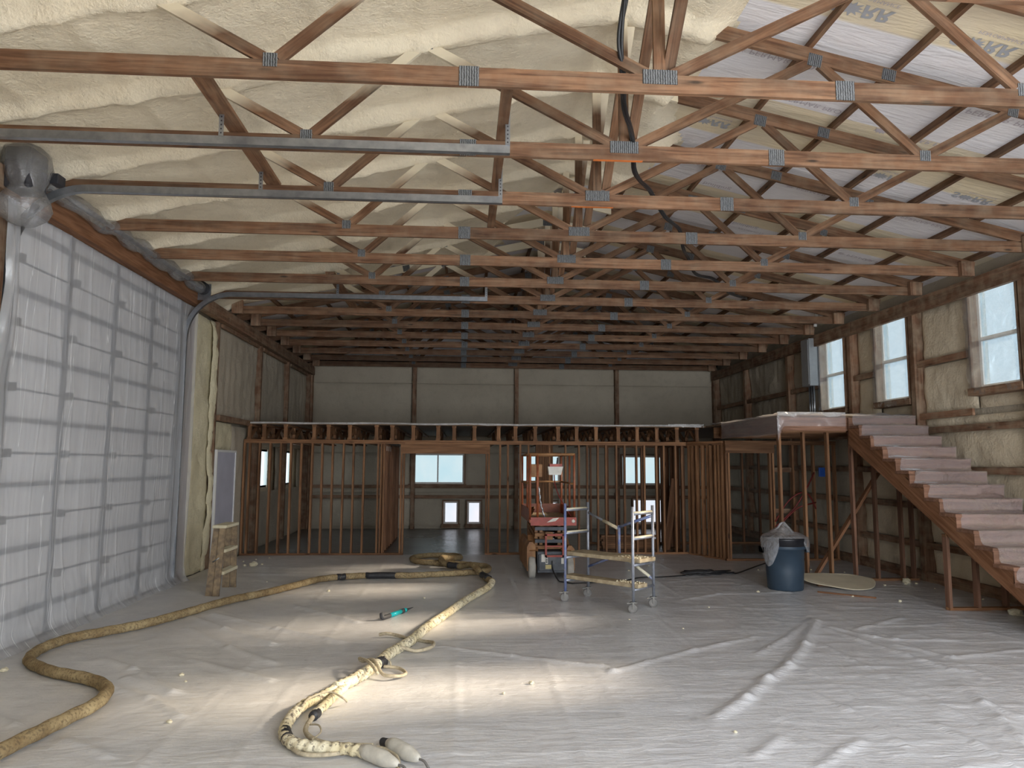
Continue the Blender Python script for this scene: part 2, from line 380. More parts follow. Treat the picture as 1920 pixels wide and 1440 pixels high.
def vnoise(x, y, seed=0):
    xi = np.floor(x).astype(np.int64); yi = np.floor(y).astype(np.int64); fx = x-xi; fy = y-yi
    def hsh(a, b):
        h = (a*374761393 + b*668265263 + seed*1442695041) & 0x7fffffff
        h = ((h ^ (h >> 13))*1274126177) & 0x7fffffff; return ((h ^ (h >> 16)) & 0xffff)/65535.0
    ux = fx*fx*(3-2*fx); uy = fy*fy*(3-2*fy)
    return ((hsh(xi, yi)*(1-ux)+hsh(xi+1, yi)*ux)*(1-uy)+(hsh(xi, yi+1)*(1-ux)+hsh(xi+1, yi+1)*ux)*uy)*2-1
def fbm(x, y, seed=0, oct=4, g=.5):
    s = 0; a = 1
    for k in range(oct): s = s+a*vnoise(x*2**k, y*2**k, seed+k*17); a *= g
    return s
def gridmesh(name, X, Y, Z, mat, parent=None, mask=None, smooth=True):
    """X,Y,Z arrays (nv,nu); mask of quads kept"""
    nv, nu = X.shape; V = np.stack([X, Y, Z], -1).reshape(-1, 3).astype(np.float32)
    idx = np.arange(nv*nu).reshape(nv, nu)
    Q = np.stack([idx[:-1, :-1], idx[:-1, 1:], idx[1:, 1:], idx[1:, :-1]], -1)
    Q = Q[mask] if mask is not None else Q.reshape(-1, 4)
    me = bpy.data.meshes.new(name); me.vertices.add(len(V)); me.vertices.foreach_set('co', V.ravel())
    me.loops.add(Q.size); me.loops.foreach_set('vertex_index', Q.ravel().astype(np.int32))
    me.polygons.add(len(Q)); me.polygons.foreach_set('loop_start', np.arange(0, Q.size, 4, dtype=np.int32))
    me.update(calc_edges=True); me.validate()
    if smooth: me.polygons.foreach_set('use_smooth', np.ones(len(Q), dtype=bool))
    me.materials.append(MAT[mat])
    return put(bpy.data.objects.new(name, me), Matrix.Identity(4), parent)
ORD = ['first', 'second', 'third', 'fourth', 'fifth', 'sixth', 'seventh', 'eighth', 'ninth', 'tenth', 'eleventh', 'twelfth', 'thirteenth', 'fourteenth', 'fifteenth']

# ------------------------------------------------------------------ key dimensions (metres)
XL, XR = -4.42, 7.46            # foam faces of the side walls
YB, YF = 21.32, -0.7
XC, S = 1.417, 1.2192
T0 = 5.115
def TY(n): return T0+n*S
ZC = 4.57                       # underside of the truss chords
def raf(x): return 6.05-.225*abs(x-XC)     # rafter centre line
def skin(x): return raf(x)+.165            # roofing underlay
ZM = 2.65                       # mezzanine floor

# ------------------------------------------------------------------ floor
fl = box('floor', (-4.9, YF-1, -.20), (7.95, 22.0, -.012), 'concrete'); tag(fl, 'grey concrete floor slab under the plastic sheeting', 'floor', None, 'structure')
sp_ = .035
gx = np.arange(-4.40, 7.46, sp_); gy = np.concatenate([np.arange(2.6, 12.0, sp_), np.arange(12.0, 21.25, .07)])
GX, GY = np.meshgrid(gx, gy)
H = .0035*fbm(GX*.9, GY*.9, 3, 3)+.0022*fbm(GX*1.2, GY*5.5, 9, 3)
right = np.clip((GX-1.2)/2.5, 0, 1); left = np.clip((.6-GX)/2.0, 0, 1)
H += right*.007*(1-np.abs(vnoise(GX*1.3+GY*.5, GY*3.6, 21)))**6+right*.005*(1-np.abs(vnoise(GX*2.6-GY*1.6, GY*3.4+GX*1.1, 22)))**6
ang = GX*.75+GY*.66
H += left*.016*np.clip(fbm(ang*3.2, (GY*.75-GX*.66)*.55, 31, 2)-.25, 0, 1)
def ridge(P, h, wd):
    global H
    for (x0, y0), (x1, y1) in zip(P[:-1], P[1:]):
        dx, dy = x1-x0, y1-y0; L2 = dx*dx+dy*dy
        t = np.clip(((GX-x0)*dx+(GY-y0)*dy)/L2, 0, 1)
        d = np.hypot(GX-x0-t*dx, GY-y0-t*dy)
        H = H+h*np.exp(-(d/wd)**2)*(.80+.25*vnoise(t*2+x0*3, t*0+.3, 5))
WR = [[(-.26, 7.75), (.5, 7.34), (1.3, 6.92), (1.36, 6.74)], [(1.36, 6.74), (2.32, 7.46), (3.18, 7.98)],
      [(4.25, 8.9), (3.42, 7.85), (2.89, 7.26)], [(4.14, 8.55), (4.46, 7.93), (4.62, 7.8), (5.28, 7.72)],
      [(4.13, 8.33), (4.34, 7.15), (4.44, 6.59), (4.09, 5.72), (4.14, 5.41)], [(3.03, 10.18), (3.65, 10.57), (4.75, 10.66)],
      [(4.48, 7.57), (4.74, 7.04), (5.65, 7.3)], [(4.49, 8.31), (5.33, 8.86)], [(4.22, 6.28), (3.96, 5.37), (3.8, 4.96)],
      [(2.21, 4.6), (2.47, 4.84), (2.69, 5.02)], [(3.41, 5.28), (3.44, 4.93), (3.41, 4.54)], [(2.84, 6.05), (2.94, 5.65), (2.94, 4.91)], [(1.89, 4.8), (2.16, 5.09)]]
for P in WR: ridge(P, .018, .035)
ridge([(4.21, 8.75), (3.54, 7.62), (3.02, 6.84), (2.65, 6.43), (2.27, 5.94), (1.89, 5.53)], .034, .05)
for P in [[(-3.33, 7.33), (-2.88, 6.95), (-2.27, 6.31)], [(-2.89, 6.48), (-2.43, 6.18), (-2.02, 5.73)], [(-2.82, 6.7), (-2.31, 6.31)], [(-2.98, 9.37), (-2.03, 8.6), (-1.23, 7.95)],
          [(-3.03, 8.65), (-2.3, 7.78), (-1.73, 7.16)], [(-2.61, 5.3), (-2.2, 5.01)], [(-3.5, 9.6), (-2.6, 8.6), (-1.9, 7.9)], [(-2.2, 10.0), (-1.2, 8.9)], [(-3.9, 6.2), (-3.1, 5.6), (-2.9, 5.3)], [(-2.5, 7.3), (-1.6, 6.6)]]: ridge(P, .024, .045)
for fx in (-1.95, -1.40, -.05, .78, 1.20, 1.72, 2.35, 3.1, 3.7, 4.6): ridge([(fx, 2.6), (fx+.02, 7.0), (fx-.03, 15.0)], .009, .022)
for fy in (4.9, 6.0, 7.9, 9.4, 10.7): ridge([(-4.2, fy), (7.4, fy+.15)], .004, .02)
for P in [[(-4.2, 12.9), (-2.0, 12.6)], [(-3.6, 13.6), (-.8, 13.1)], [(2.6, 11.4), (5.2, 12.6)], [(5.0, 9.6), (7.3, 8.9)]]: ridge(P, .010, .06)
H = np.where(GY > 15.3, H+.006*np.abs(fbm(GX*1.2, GY*6, 44, 2)), H)
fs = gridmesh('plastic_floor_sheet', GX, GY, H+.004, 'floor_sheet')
tag(fs, 'translucent white plastic sheeting wrinkled and folded over the whole floor', 'plastic sheet')

# ------------------------------------------------------------------ outer shell
def panel_holes(name, axis, c0, c1, u0, u1, z0, z1, holes, mat):
    """wall slab between c0 and c1 across axis with rectangular holes (ua,ub,za,zb)"""
    us = sorted({u0, u1, *[h[0] for h in holes], *[h[1] for h in holes]}); zs = sorted({z0, z1, *[h[2] for h in holes], *[h[3] for h in holes]})
    L = []
    for a, b in zip(us[:-1], us[1:]):
        for c, d in zip(zs[:-1], zs[1:]):
            um, zm = (a+b)/2, (c+d)/2
            if any(h[0] < um < h[1] and h[2] < zm < h[3] for h in holes): continue
            L.append(((c0, a, c), (c1, b, d)) if axis == 0 else ((a, c0, c), (b, c1, d)))
    return boxes(name, L, mat)
RWIN = [(9.32, 10.25), (11.80, 12.76), (13.87, 14.83)]            # in view
RWIN_OFF = [(6.85, 7.80), (4.35, 5.30), (1.85, 2.80)]  # nearer than the frame
ZW0, ZW1 = 2.97, 4.50
LWIN = [(16.65, 17.95), (19.1, 20.35)]
BWIN = [(-1.47, .05, 1.26, 2.13), (1.62, 2.82, 1.30, 2.14), (4.64, 5.93, 1.25, 2.10)]
BLOW = [(-.53, -.11, .13, .77), (.15, .54, .13, .77), (2.30, 2.75, .13, .77), (4.95, 5.90, .13, .85)]
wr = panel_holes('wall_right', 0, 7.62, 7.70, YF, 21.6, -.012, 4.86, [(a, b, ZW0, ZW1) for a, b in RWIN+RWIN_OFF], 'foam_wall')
tag(wr, 'right side wall with foam between wooden posts and girts', 'wall', None, 'structure')
wl = panel_holes('wall_left', 0, -4.70, -4.62, YF, 21.6, -.012, 4.88, [(a, b, 1.27, 2.15) for a, b in LWIN], 'foam_wall')
tag(wl, 'left side wall sprayed with cream foam beyond the garage door', 'wall', None, 'structure')
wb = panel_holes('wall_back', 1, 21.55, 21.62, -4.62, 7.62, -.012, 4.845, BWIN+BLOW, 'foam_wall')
tag(wb, 'far end wall of sprayed foam bays between dark posts', 'wall', None, 'structure')
prism('gable', [(-4.70, 4.7), (7.70, 4.7), (7.70, skin(7.7)+.03), (XC, skin(XC)+.03), (-4.70, skin(-4.7)+.03)], 1, 21.55, 21.62, 'roof_sheet', wb)
wf = panel_holes('wall_front', 1, YF-.1, YF, -4.62, 7.62, -.012, 4.845, [(0.5, 7.3, 0.0, 3.8)], 'foam_wall')  # unseen opening, placed and sized for the sky light it admits
tag(wf, 'near end wall behind the camera with an unseen door opening shaped for sky light', 'wall', None, 'structure')
prism('gable', [(-4.70, 4.7), (7.70, 4.7), (7.70, skin(7.7)+.03), (XC, skin(XC)+.03), (-4.70, skin(-4.7)+.03)], 1, YF-.1, YF, 'foam_wall', wf)
xa, xb = XC-6.45, XC+6.45
ce = prism('ceiling', [(xa, skin(xa)), (XC, skin(XC)), (xb, skin(xb)), (xb, skin(xb)+.06), (XC, skin(XC)+.06), (xa, skin(xa)+.06)], 1, YF-.3, 21.9, 'roof_sheet')
tag(ce, 'pitched roof underside of white and cream printed underlay over purlins', 'ceiling', None, 'structure')
# purlins
for off in (.12, .95, 1.79, 2.63, 3.47, 4.31, 5.15, 5.92):
    for sgn in (-1, 1):
        x = XC+sgn*off; z = raf(x)+.117
        y0 = 13.0 if sgn < 0 else (YF if off > 1 else 10.0)
        beam('purlin', (x, y0, z), (x, 21.5, z), .038, .09, 'wood_truss', ce, (0.22*sgn, 0, 1))
# sprayed foam over the near left roof slope and past the ridge
gx = np.arange(-4.62, 2.95, .04); gy = np.arange(2.6, 15.2, .04); GXc, GYc = np.meshgrid(gx, gy)
nd = (GYc-T0)/S; fr = np.abs(nd-np.round(nd))*S
slab = 6.05-.225*np.abs(GXc-XC)+.165
Z = slab-.155-.022*fbm(GXc*.7, GYc*1.1, 5, 3)-.006*fbm(GXc*5, GYc*5, 8, 3)
drop = .105+.03*fbm(GXc*.9, GYc*.4, 11, 2)
skew = fr+.05*fbm(GXc*1.5, GYc*.5, 77, 2)
ridg = np.clip(drop, .092, .15)*np.exp(-(np.abs(skew)/.085)**4)+.025*np.exp(-(fr/.22)**2)
Z = Z-ridg-.010*np.exp(-(fr/.16)**2)*fbm(GXc*13, GYc*13, 19, 2)
pu = np.abs(((GXc-XC)/.84+.14) % 1-.5)*.84
Z = Z-.022*np.exp(-((.42-pu)/.07)**2)
Z = Z-.11*np.exp(-((GXc+4.62)/.35)**2)
edge_r = 2.55+.18*fbm(GYc*.9, GYc*0, 3, 2)-np.clip(GYc-10.2, 0, 2)*.9
edge_y = 14.0+.35*fbm(GXc*.8, GXc*0, 4, 2)
tap = np.clip((edge_r-GXc)/.25, 0, 1)*np.clip((edge_y-GYc)/.3, 0, 1)
Z = slab-.012-(slab-.012-Z)*tap
keep = (GXc < edge_r+.05) & (GYc < edge_y+.05)
mk = keep[:-1, :-1] & keep[1:, 1:]
gridmesh('foam_coat', GXc, GYc, Z, 'foam_ceiling', ce, mk)
# lettering printed on the underlay; it reads mirrored from below
def lettering(txt, x, y, size, mat='print_mauve', bold=False):
    cu = bpy.data.curves.new('lettering', 'FONT'); cu.body = txt; cu.size = size; cu.resolution_u = 2
    if bold: cu.offset = size*.03; cu.shear = .2
    tmp = bpy.data.objects.new('tmp', cu); me = bpy.data.meshes.new_from_object(tmp); bpy.data.objects.remove(tmp)
    me.materials.append(MAT[mat]); o = bpy.data.objects.new('lettering', me)
    Mw = Matrix.Translation((x, y, skin(x)-.006)) @ Matrix.Rotation(math.atan(.225), 4, 'Y'); put(o, Mw, ce); return o
def burst(x, y, r, mat='print_grey'):
    random.seed(int(x*100)); V = []
    for k in range(22):
        a = 2*math.pi*k/22; q = r*(random.uniform(.8, 1.15) if k % 2 else .55)
        V.append((x+q*math.cos(a), y+q*.75*math.sin(a), skin(x+q*math.cos(a))-.007))
    meshobj('logo', V, [tuple(range(22))], mat, ce)
for x, y, s in [(3.10, 5.72, .22), (4.22, 5.76, .22), (2.62, 8.12, .19), (4.90, 8.35, .19), (5.98, 8.35, .19)]:
    lettering('S', x, y, s, 'print_grey', True); burst(x+s*.95, y+s*.35, s*.55); lettering('RR', x+s*1.35, y, s, 'print_grey', True)
    lettering('PERFORMANCE', x+s*.7, y-s*.45, s*.27, 'print_mauve')
for x, y, s in [(2.78, 6.68, .115), (5.02, 6.72, .13), (3.40, 7.30, .11), (4.42, 9.22, .115), (2.8, 9.25, .11), (5.9, 9.3, .11), (6.05, 11.0, .12)]:
    burst(x-s*.8, y+s*.35, s*.55, 'print_mauve'); lettering('PERMAR PRO', x, y, s)
burst(4.55, 7.48, .09, 'print_mauve'); lettering('PERMAR PRO', 4.72, 7.44, .11)
lettering('building', 3.32, 9.75, .13); lettering('building', 4.15, 10.85, .13); lettering('PRODUCTS', 4.3, 11.02, .08); lettering('building', 6.1, 13.2, .13); lettering('PERMAR PRO', 3.6, 12.9, .12)

# ------------------------------------------------------------------ wall framing and foam fill
def foam_panel(parent, axis, face, u0, u1, z0, z1, inward, seed, mat='foam_wall', amp=.02, step=.07, streak=0, noisy=1.0, name='foam_panel'):
    nu = max(4, int((u1-u0)/step)+1); nz = max(4, int((z1-z0)/step)+1)
    U, Zz = np.meshgrid(np.linspace(u0, u1, nu), np.linspace(z0, z1, nz))
    e = np.minimum.reduce([U-u0, u1-U, Zz-z0, z1-Zz]); e = np.clip(e/.10, 0, 1)
    d = amp*fbm(U*1.6, Zz*1.6, seed, 4)*noisy+.004*fbm(U*14, Zz*5, seed+3, 2)
    if streak: d = d+streak*vnoise(U*11, Zz*.6, seed+9)
    cr = fbm(U*.6, Zz*2.2, seed+5, 2); d = d-.014*np.exp(-(cr/.05)**2)
    d = d+.035*(e*(2-e))-.06
    A = face+inward*d
    if axis == 0: return gridmesh(name, A, U, Zz, mat, parent, None)
    return gridmesh(name, U, A, Zz, mat, parent, None)
# right wall: posts stand proud to X=7.40, girts to 7.44
RP = [YF+.1, 1.70, 4.20, 6.70, 9.17, 11.63, 13.62, 16.35, 18.95, 21.25]
GZ = [.0, .58, 1.20, 1.78, 2.41, 2.64, 3.50, 4.44]
for i, y in enumerate(RP):
    box('post', (7.40, y-.06, 0), (7.60, y+.06, 4.55), 'wood_girt', wr)
k = 0
for (a, b), ii in zip(zip(RP[:-1], RP[1:]), range(99)):
    if b < 6: continue
    win = [w_ for w_ in RWIN+RWIN_OFF if a < w_[0] < b]
    for z0, z1 in zip(GZ[:-1], GZ[1:]):
        k += 1
        ya, yb = a+.06, b-.06
        if win and z1 > 3.0: 
            ya = win[0][1]+.08
            if z0 < 3.0 and False: pass
        if win and z0 == 2.64:
            foam_panel(wr, 0, 7.52, a+.06, win[0][1]+.08, 2.69, 2.86, -1, 300+k, 'foam_sunlit')
        dark = a > 13 and z0 > 2
        foam_panel(wr, 0, 7.50, ya, yb, z0+.05, z1-.05, -1, 100+k, 'foam_sunlit' if a < 13 else 'foam_wall', .028, .05, .012 if a > 15 else 0)
        if z0 > 0 and not (b < 9 and z0 < 1):
            box('girt', (7.44, (ya-.02) if not (win and z0 > 3) else ya, z0-.055), (7.48, yb+.02, z0+.045), 'wood_girt', wr)
box('skirt_board', (7.41, 6.7, 0), (7.46, 21.2, .17), 'wood_girt', wr)
for y0, y1 in zip([YF, 3.0, 8.2, 13.4, 18.2], [3.0, 8.2, 13.4, 18.2, 21.3]):
    box('plate', (7.33, y0, 4.32), (7.40, y1-.004, 4.555), 'wood_girt', wr)
for n in range(0, 14):
    box('heel_block', (7.11, TY(n)-.105, 4.556), (7.30, TY(n)-.03, raf(7.2)+.02), 'wood_girt', wr)
# windows of the right wall
def wall_window(n, axis, face, out, u0, u1, z0, z1, pane, rail, label, mullion=False, sill=True):
    """frame, panes and cover film; face = inner plane, out = outward sign along axis"""
    def P(u, z, d): return (face+out*d, u, z) if axis == 0 else (u, face+out*d, z)
    c = empty('window_%d' % n, P((u0+u1)/2, z0, .1)); tag(c, label, 'window', None, 'structure')
    def bx(nm, ua, ub, za, zb, d0, d1, mt): return box(nm, P(ua, za, d0), P(ub, zb, d1), mt, c)
    t = .035
    bx('jamb', u0-t, u0, z0-t, z1+t, 0, .24, 'wood_girt'); bx('jamb', u1, u1+t, z0-t, z1+t, 0, .24, 'wood_girt')
    bx('head_jamb', u0, u1, z1, z1+t, 0, .24, 'wood_girt'); bx('sill', u0-t-.03, u1+t+.03, z0-.11, z0, -.03, .24, 'wood_girt')
    f = .05
    for ua, ub, za, zb in ((u0, u0+f, z0, z1), (u1-f, u1, z0, z1), (u0+f, u1-f, z0, z0+f), (u0+f, u1-f, z1-f, z1)):
        bx('frame', ua, ub, za, zb, .14, .20, 'vinyl_white')
    if rail:
        zm = z0+(z1-z0)*.47; bx('meeting_rail', u0+f, u1-f, zm-.03, zm+.03, .14, .20, 'vinyl_white')
        pan = [(u0+f, u1-f, z0+f, zm-.03), (u0+f, u1-f, zm+.03, z1-f)]
    elif mullion:
        um = (u0+u1)/2; bx('mullion', um-.02, um+.02, z0+f, z1-f, .14, .20, 'vinyl_white')
        pan = [(u0+f, um-.02, z0+f, z1-f), (um+.02, u1-f, z0+f, z1-f)]
    else: pan = [(u0+f, u1-f, z0+f, z1-f)]
    for ua, ub, za, zb in pan: bx('pane', ua, ub, za, zb, .165, .171, pane)
    return c
def cover_film(c, axis, face, out, u0, u1, z0, z1, seed, mat='film_clear', amp=.012, name='film_cover'):
    U, Zz = np.meshgrid(np.linspace(u0, u1, 40), np.linspace(z0, z1, 60))
    e = np.minimum.reduce([U-u0, u1-U, Zz-z0, z1-Zz])
    d = amp*fbm(U*7, Zz*5, seed, 3)+.010*np.exp(-(e/.04)**2)*fbm(U*22, Zz*22, seed+2, 2)
    Uj = U+.012*fbm(U*9, Zz*9, seed+4, 2); Zj = Zz+.02*fbm(U*12, Zz*3, seed+6, 2)
    A = face+out*(-.02+d)
    if axis == 0: return gridmesh(name, A, Uj, Zj, mat, c)
    return gridmesh(name, Uj, A, Zj, mat, c)
film('film_window', (.80, .92, 1.0), .10, .2, .5, (5, 5, 5), .5, .10)
names = ['nearest tall window high on the right wall, above the stairs', 'middle tall window high on the right wall, above the top stair', 'farthest tall window high on the right wall, beside the grey box']
for i, (a, b) in enumerate(RWIN):
    c = wall_window(i+1, 0, 7.42, 1, a, b, ZW0, ZW1, 'pane_day', True, 'film-covered '+names[i])
    cover_film(c, 0, 7.415, 1, a-.05, b+.06, ZW0-.10, ZW1+.0, 50+i, 'film_window')
for i, (a, b) in enumerate(RWIN_OFF):
    wall_window(i+4, 0, 7.42, 1, a, b, ZW0, ZW1, 'pane_day', True, 'tall right wall window outside the frame, %s behind the nearest visible one' % ORD[i])
# back wall: posts, foam bays, windows
for kk in range(5):
    x = -4.35+2.945*kk; box('post', (x-.055, 21.22, 0), (x+.055, 21.5, 4.70), 'wood_girt', wb)
for kk in range(4):
    x0, x1 = -4.30+2.945*kk, -4.40+2.945*(kk+1)
    foam_panel(wb, 1, 21.36, x0, x1, 4.15, 4.72, -1, 400+kk, 'foam_wall', .015, .07, .006)
    foam_panel(wb, 1, 21.36, x0, x1, 2.62, 4.14, -1, 410+kk, 'foam_wall', .02, .07, .006)
    foam_panel(wb, 1, 21.36, x0, x1, 2.15, 2.6, -1, 420+kk)
def strip(z0, z1, holes):
    xs = [-4.3]+[v for h in holes for v in h]+[7.4]
    for a, b in zip(xs[::2], xs[1::2]):
        if b-a > .12: foam_panel(wb, 1, 21.36, a, b, z0, z1, -1, int(abs(a)*90+z0*7))
strip(1.22, 2.14, [(-1.51, .09), (1.58, 2.86), (4.60, 5.97)])
strip(1.02, 1.16, []); strip(.08, .84, [(-.57, .58), (2.26, 2.79), (4.9, 5.95)])
for z in (1.19, .90):
    for kk in range(4): beam('girt', (-4.29+2.945*kk, 21.33, z), (-4.41+2.945*(kk+1), 21.33, z), .06, .09, 'wood_girt', wb)
n = 8
for (a, b, c_, d_), lb in zip(BWIN, ['wide back window seen through the framed doorway under the mezzanine', 'back window half hidden behind the orange lift', 'back window behind the studs to the right of the lift']):
    wall_window(n, 1, 21.36, 1, a, b, c_, d_, 'pane_back', False, 'film-covered '+lb, True); n += 1
for (a, b, c_, d_), lb in zip(BLOW, ['left one of the two low panes seen through the framed doorway', 'right one of the two low panes seen through the framed doorway', 'low pane just right of the orange lift', 'low pane behind the studs at the right']):
    wall_window(n, 1, 21.36, 1, a, b, c_, d_, 'pane_low', False, 'small bright '+lb); n += 1
for (a, b), lb in zip(LWIN, ['nearer of the two windows in the left wall under the mezzanine', 'farther of the two windows in the left wall under the mezzanine']):
    wall_window(n, 0, -4.44, -1, a, b, 1.27, 2.15, 'pane_back', False, 'film-covered '+lb, True); n += 1
# left wall: posts, foam
for y, wdt in ((7.10, .14), (12.12, .10), (13.40, .06), (16.1, .10), (18.6, .10), (21.2, .12)):
    box('post', (-4.60, y-wdt/2, 0), (-4.34 if y > 13.5 else -4.38, y+wdt/2, 4.36), 'wood_girt', wl)
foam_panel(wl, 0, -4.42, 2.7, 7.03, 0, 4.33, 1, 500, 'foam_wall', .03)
foam_panel(wl, 0, -4.40, 12.16, 13.33, 0, 4.34, 1, 501, 'foam_fresh', .035, .05)
foam_panel(wl, 0, -4.33, 13.10, 13.34, 0, 4.33, 1, 511, 'foam_fresh', .05, .04, 0, 1.0, 'foam_bulge')
foam_panel(wl, 0, -4.40, 13.45, 16.05, 2.70, 4.33, 1, 502, 'foam_wall', .02, .06, .012)
foam_panel(wl, 0, -4.40, 13.45, 14.60, 2.08, 2.58, 1, 503, 'foam_fresh', .04, .05)
foam_panel(wl, 0, -4.42, 14.62, 16.05, 0, 2.55, 1, 504)
foam_panel(wl, 0, -4.40, 16.15, 18.55, 2.70, 4.33, 1, 505, 'foam_wall', .02, .06, .012)
foam_panel(wl, 0, -4.40, 18.65, 21.12, 2.70, 4.33, 1, 506, 'foam_wall', .02, .06, .012)
foam_panel(wl, 0, -4.42, 16.15, 21.12, 0, 1.2, 1, 507); foam_panel(wl, 0, -4.42, 16.15, 21.12, 2.22, 2.6, 1, 508); foam_panel(wl, 0, -4.42, 18.02, 19.03, 1.2, 2.2, 1, 509)
foam_panel(wl, 0, -4.42, 20.42, 21.12, 1.2, 2.2, 1, 510)
box('girt', (-4.40, 13.45, 2.585), (-4.32, 15.9, 2.69), 'wood_girt', wl)
box('plate', (-4.37, 12.0, 4.34), (-4.25, 17.0, 4.56), 'wood_girt', wl); box('plate', (-4.37, 17.004, 4.34), (-4.25, 21.3, 4.56), 'wood_girt', wl)
box('plate', (-4.37, 3.0, 4.34), (-4.25, 7.05, 4.56), 'wood_girt', wl)
for yy0, yy1 in ((13.5, 15.9), (16.3, 18.4), (18.9, 20.9)): box('gap_board', (-4.40, yy0, 4.27), (-4.355, yy1, 4.34), 'wood_girt', wl)  # added boards standing in for the shadow gap under the plate
for i, n_ in enumerate(range(7, 14)):
    box('heel_block', (-4.24, TY(n_)-.1, 4.556), (-4.05, TY(n_)-.03, raf(-4.1)+.02), 'wood_girt', wl)

# ------------------------------------------------------------------ garage door, its sheet, tracks, spring
DY0, DY1, DX = 7.42, 11.92, -4.50
d1 = empty('door_1', (DX, 9.7, 0)); tag(d1, 'big white sectional overhead garage door under hanging film', 'door', None, 'structure')
NSEC, SH = 7, .645
for i in range(NSEC):
    z0 = .0+i*SH
    s_ = box('door_section', (DX-.05, DY0, z0+.004), (DX, DY1, min(z0+SH-.004, 4.46)), 'door_white', d1)
    box('strut', (DX+.002, DY0+.02, z0+SH*.50-.022), (DX+.075, DY1-.02, z0+SH*.50+.022), 'door_steel', d1)
    box('joint_rail', (DX+.002, DY0+.02, z0+SH-.02), (DX+.006, DY1-.02, z0+SH+.0), 'door_steel', d1) if i < 6 else None
    for yy in (DY0+.06, DY0+1.125, DY0+2.25, DY0+3.375, DY1-.06):
        st = box('stile', (DX+.001, yy-.036, z0+.01), (DX+.030, yy+.036, min(z0+SH-.05, 4.4)), 'door_steel', d1)
        if i: box('hinge', (DX+.03, yy-.035, z0-.05), (DX+.118, yy+.035, z0+.03), 'dark_steel', st)
header = beam('header', (-4.31, 7.05, 4.45), (-4.31, 12.0, 4.45), .12, .22, 'wood_brown', wl)
beam('header', (-4.40, 7.05, 4.63), (-4.40, 12.1, 4.63), .06, .16, 'wood_brown', wl)
# hanging film with vertical pleats, pulled tight at the hinges
ny, nz = 420, 150
Yg, Zg = np.meshgrid(np.linspace(7.02, 12.10, ny), np.linspace(0.004, 4.33, nz))
pl = (Yg-7.0)*5.2+.35*np.sin(Zg*1.7)+.25*(Zg-2)
Xg = -4.365+.012*(1-np.abs(vnoise(pl*.9+.4*np.sin(Zg*.9), Zg*.22, 67)))**9+.005*vnoise(pl*1.0, Zg*.45, 61)+.005*np.abs(vnoise(pl*2.6, Zg*.6, 62))+.02*fbm(Yg*.6, Zg*.6, 63, 2)
for i in range(1, NSEC):
    for yy in (DY0+1.125, DY0+2.25, DY0+3.375):
        d = np.hypot(Yg-yy, (Zg-i*SH)); Xg = Xg+.014*np.exp(-(d/.09)**2)
bot = np.clip((.9-Zg)/.9, 0, 1); Xg = Xg+bot*.035*fbm(Yg*3, Zg*3, 65, 3)+.10*np.clip((.18-Zg)/.18, 0, 1)**2
Xg = Xg+.09*np.exp(-((Yg-7.05)/.25)**2)*(.6+.8*fbm(Yg*8, Zg*.8, 66, 2))
Xg = Xg+.05*np.exp(-((Yg-12.08)/.10)**2)
Yg2 = Yg+.05*np.exp(-((Yg-7.05)/.3)**2)*fbm(Zg*1.3, Yg*0, 69, 2)
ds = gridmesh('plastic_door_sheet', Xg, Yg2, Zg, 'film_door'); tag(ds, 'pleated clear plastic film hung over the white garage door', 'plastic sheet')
def track(yk, label, curve=True, x0=-3.68):
    t = empty('door_track', (-2, yk, 4.5)); tag(t, label, 'track', 'overhead door tracks')
    z = 4.50; pr = [(-.028, -.035), (.028, -.035), (.028, -.029), (-.022, -.029), (-.022, .029), (.004, .029), (.004, .035), (-.028, .035)]
    xe = .37; xs = x0 if curve else -4.3
    prism('rail', [(yk+a, z+b) for a, b in pr], 0, xs, xe, 'galvanised', t)
    box('angle', (xs, yk-.004, z+.034), (xe, yk+.03, z+.040), 'galvanised', t)
    if curve:
        V, Fc = [], []; R = .70; ns = 16
        for k in range(ns+1):
            a = math.pi/2*k/ns; cx, cz = xs-R*math.sin(a), z-R+R*math.cos(a); nx, nz_ = -math.sin(a), math.cos(a)
            for d, yy in pr: V.append((cx+nx*yy, yk+d, cz+nz_*yy))
        m_ = len(pr)
        for k in range(ns):
            for j in range(m_): Fc.append((k*m_+j, k*m_+(j+1) % m_, (k+1)*m_+(j+1) % m_, (k+1)*m_+j))
        meshobj('curved_rail', V, Fc, 'galvanised', t)
        prism('upright_rail', [(xs-R+b, yk+a) for a, b in pr], 2, .05, z-.70, 'galvanised', t)
    for xh, dz in ((-2.03, .38), (.35, .36)):
        bw = .02
        hp = boxes('hanger', [((xh-bw, yk-.034, z+.03), (xh+bw, yk-.030, z+dz)), ((xh-bw, yk-.03, z+.03), (xh-bw+.004, yk+.005, z+dz))], 'galvanised', t)
        boxes('hanger_holes', [((xh-.006, yk-.0350, z+.05+.035*q), (xh+.006, yk-.0342, z+.064+.035*q)) for q in range(int((dz-.05)/.035))], 'dark_steel', hp)
    return t
track(6.03, 'long straight galvanised door track running in from the left edge below the first trusses', False)
track(7.24, 'galvanised door track with curved end at the near edge of the garage door')
track(11.78, 'galvanised door track with curved end at the far edge of the garage door')
# lumber laid over the chords for the hangers
for x, y0, y1, lb in [(-2.0, 5.17, 7.60, 'board across the truss chords above the near door tracks, left one'), (.31, 5.17, 8.82, 'board across the truss chords at the inner ends of the near tracks'),
                      (-2.06, 11.2, 13.7, 'board across the truss chords above the far door track')]:
    o = beam('hanger_board', (x, y0, 4.735), (x, y1, 4.735), .14 if x < 0 else .09, .038, 'wood_truss'); tag(o, 'brown '+lb, 'board', 'boards laid over truss chords')
